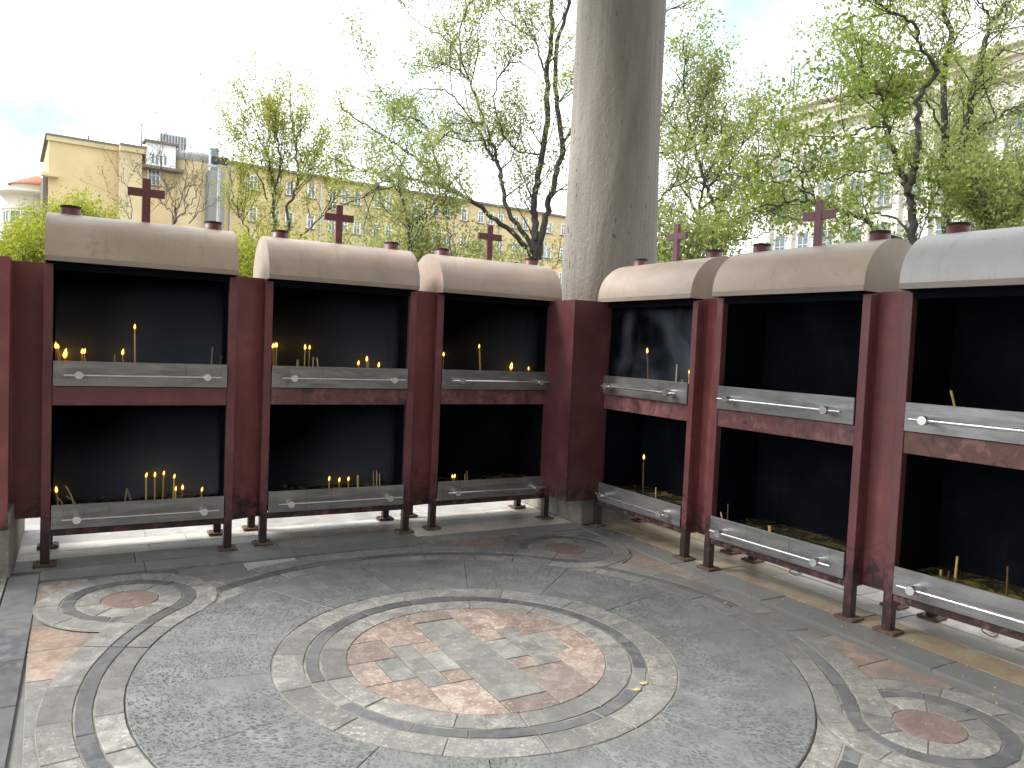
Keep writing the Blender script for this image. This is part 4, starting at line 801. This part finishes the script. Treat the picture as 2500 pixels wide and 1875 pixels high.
# cream corner house with round bay
cb = at(88, 560, 80); CB = thing('corner_house', 'cream corner house with a rounded bay and red tiled roof', 'building', (cb[0], cb[1], 0), YAW*-1)
def zpx(px, py, d): return at(px, py, d)[2]
rc = 80*66/FPX; q8 = lambda y: zpx(62, y, 78)
z_c = q8(486)
MB().lathe([(rc, 0), (rc, q8(572)), (rc+.22, q8(568)), (rc+.22, q8(558)), (rc, q8(555)), (rc, q8(516)), (rc+.12, q8(514)), (rc+.12, q8(509)), (rc, q8(507)), (rc, z_c), (rc+.3, q8(480)), (rc+.72, q8(473)), (rc+.72, q8(468)), (rc-.55, q8(464)), (rc-.55, q8(449))], 56).build('round_bay', 'cream', CB)
MB().lathe([(rc-.3, q8(450)), (rc-.3, q8(448)), (rc*.45, q8(432)), (.05, q8(420))], 40).build('roof', 'rooftile', CB)
MB().box(0, 16, .6, 11, 0, z_c).build('wall', 'cream', CB); MB().box(0, 16, .9, 10, z_c+.001, q8(440)).build('attic', 'rooftile', CB)
for zz, hh in ((q8(546), 1.25), (q8(612), 1.6)):
    for an in (-148, -122, -96, -70, -44):
        ca, sa = math.cos(R(an)), math.sin(R(an)); wn = MB(); f_ = lambda x, y: (x*-sa+ca*(rc+y), x*ca+sa*(rc+y))
        def wbox(b, x0, x1, y0, y1, z0, z1): q = [f_(x0, y0), f_(x1, y0), f_(x1, y1), f_(x0, y1)]; b.prism(q, z0, z1)
        wbox(wn, -.62, -.5, -.02, .09, zz, zz+hh); wbox(wn, .5, .62, -.02, .09, zz, zz+hh); wbox(wn, -.5, .5, -.02, .09, zz, zz+.12); wbox(wn, -.5, .5, -.02, .09, zz+hh-.12, zz+hh); wbox(wn, -.05, .05, -.02, .085, zz+.12, zz+hh-.12)
        o = wn.build('window', 'whitepaint', CB); pn = MB(); wbox(pn, -.5, .5, .02, .045, zz+.12, zz+hh-.12); pn.build('pane', 'glass', o)
# pale stone building on the other side
S = Bld('stone_building', 'tall pale stone office building with stepped parapet behind the chestnut tree', at(1872, 500, 61.), at(2500, 500, 44.7))
US = lambda px, py=400: S.u(px, py)[0]; ZS = lambda px, py: S.u(px, py)[1]
zs0, zs1, zs2 = ZS(1910, 335), ZS(1910, 295), ZS(1930, 258); Ls = S.L+8
S.box('wall', 'ashlar', 0, Ls, 0, 15, 0, zs0); S.box('cornice', 'ashlardark', -.4, Ls, -.5, 15, zs0+.001, zs0+.35); S.box('parapet', 'ashlar', .3, Ls, .3, 14, zs0+.351, zs1); S.box('cornice', 'ashlardark', 0, Ls, -.1, 14.4, zs1+.001, zs1+.3)
S.box('attic', 'ashlardark', 1.0, Ls, 1., 13, zs1+.301, zs2); S.box('cornice', 'ashlar', .7, Ls, .6, 13.4, zs2+.001, zs2+.3)
for i in range(12):
    uu = 1.6+i*2.15
    if uu > Ls-1: break
    S.box('pier', 'ashlar', uu-1.3, uu-.85, -.35, -.001, 0, zs0-.8)
    for k, (zz, hh) in enumerate(((zs0-3.4, 1.7), (zs0-6.6, 2.3), (zs0-10.2, 2.5), (zs0-13.9, 2.6), (zs0-17.4, 2.4))):
        if zz > .5: S.window(uu, zz, 1.05, hh, 'metalgrey', v=-.02)
def mast(px, py, d, h, seed, lab):
    b = at(px, py, d); t = thing('antenna_mast', lab, 'antenna', (b[0], b[1], b[2]), 0, 'antenna masts on the stone building'); r_ = random.Random(seed)
    m_ = MB(); m_.tube([(0, 0, 0), (0, 0, h)], .05, 6); m_.tube([(.35, 0, 0), (.35, 0, h*.6)], .035, 6); m_.build('pole', 'darkmetal', t)
    for i in range(5):
        z = h*(.25+.14*i); a = r_.choice((-1, 1))*r_.uniform(.3, .7); MB().tube([(0, 0, z), (a, 0, z), (a, 0, z+.05)], .03, 5).tube([(a, 0, z-.3), (a, 0, z+.6)], .035, 6).build('aerial', 'darkmetal', t)
    MB().tube([(0, 0, h*.55), (1.5, .4, .1)], .02, 4).build('guy_wire', 'darkmetal', t)
mast(1935, 250, 61.5, 2.9, 1, 'tall dark antenna mast at the open corner of the stone building roof'); mast(2030, 232, 59, 2.7, 2, 'dark antenna mast behind the tree tips, inward on the stone building roof'); mast(2053, 228, 58.5, 2.0, 4, 'short antenna mast beside the inner mast on the stone building roof')
# floodlight pole
fp = at(532, 545, 24); ft = at(532, 400, 24); FPo = thing('floodlight_pole', 'thin grey pole with two black floodlights in front of the yellow building', 'lamp post', (fp[0], fp[1], -.07), -YAW)
MB().tube([(0, 0, 0), (0, 0, ft[2]+.07)], [.055, .04], 10).box(-.35, .35, -.03, .03, ft[2]-.05, ft[2]+.02).build('pole', 'metalgrey', FPo)
for x, z in ((-.10, .02), (.18, .0)): MB().box(x-.11, x+.11, -.12, .08, ft[2]+z+.021, ft[2]+z+.24, .01).build('floodlight', 'darkmetal', FPo)
print('leaves', NL, 'objects', len(bpy.data.objects), 'tris', sum(len(o.data.loop_triangles) if o.type == 'MESH' and not o.data.calc_loop_triangles() else 0 for o in bpy.data.objects))
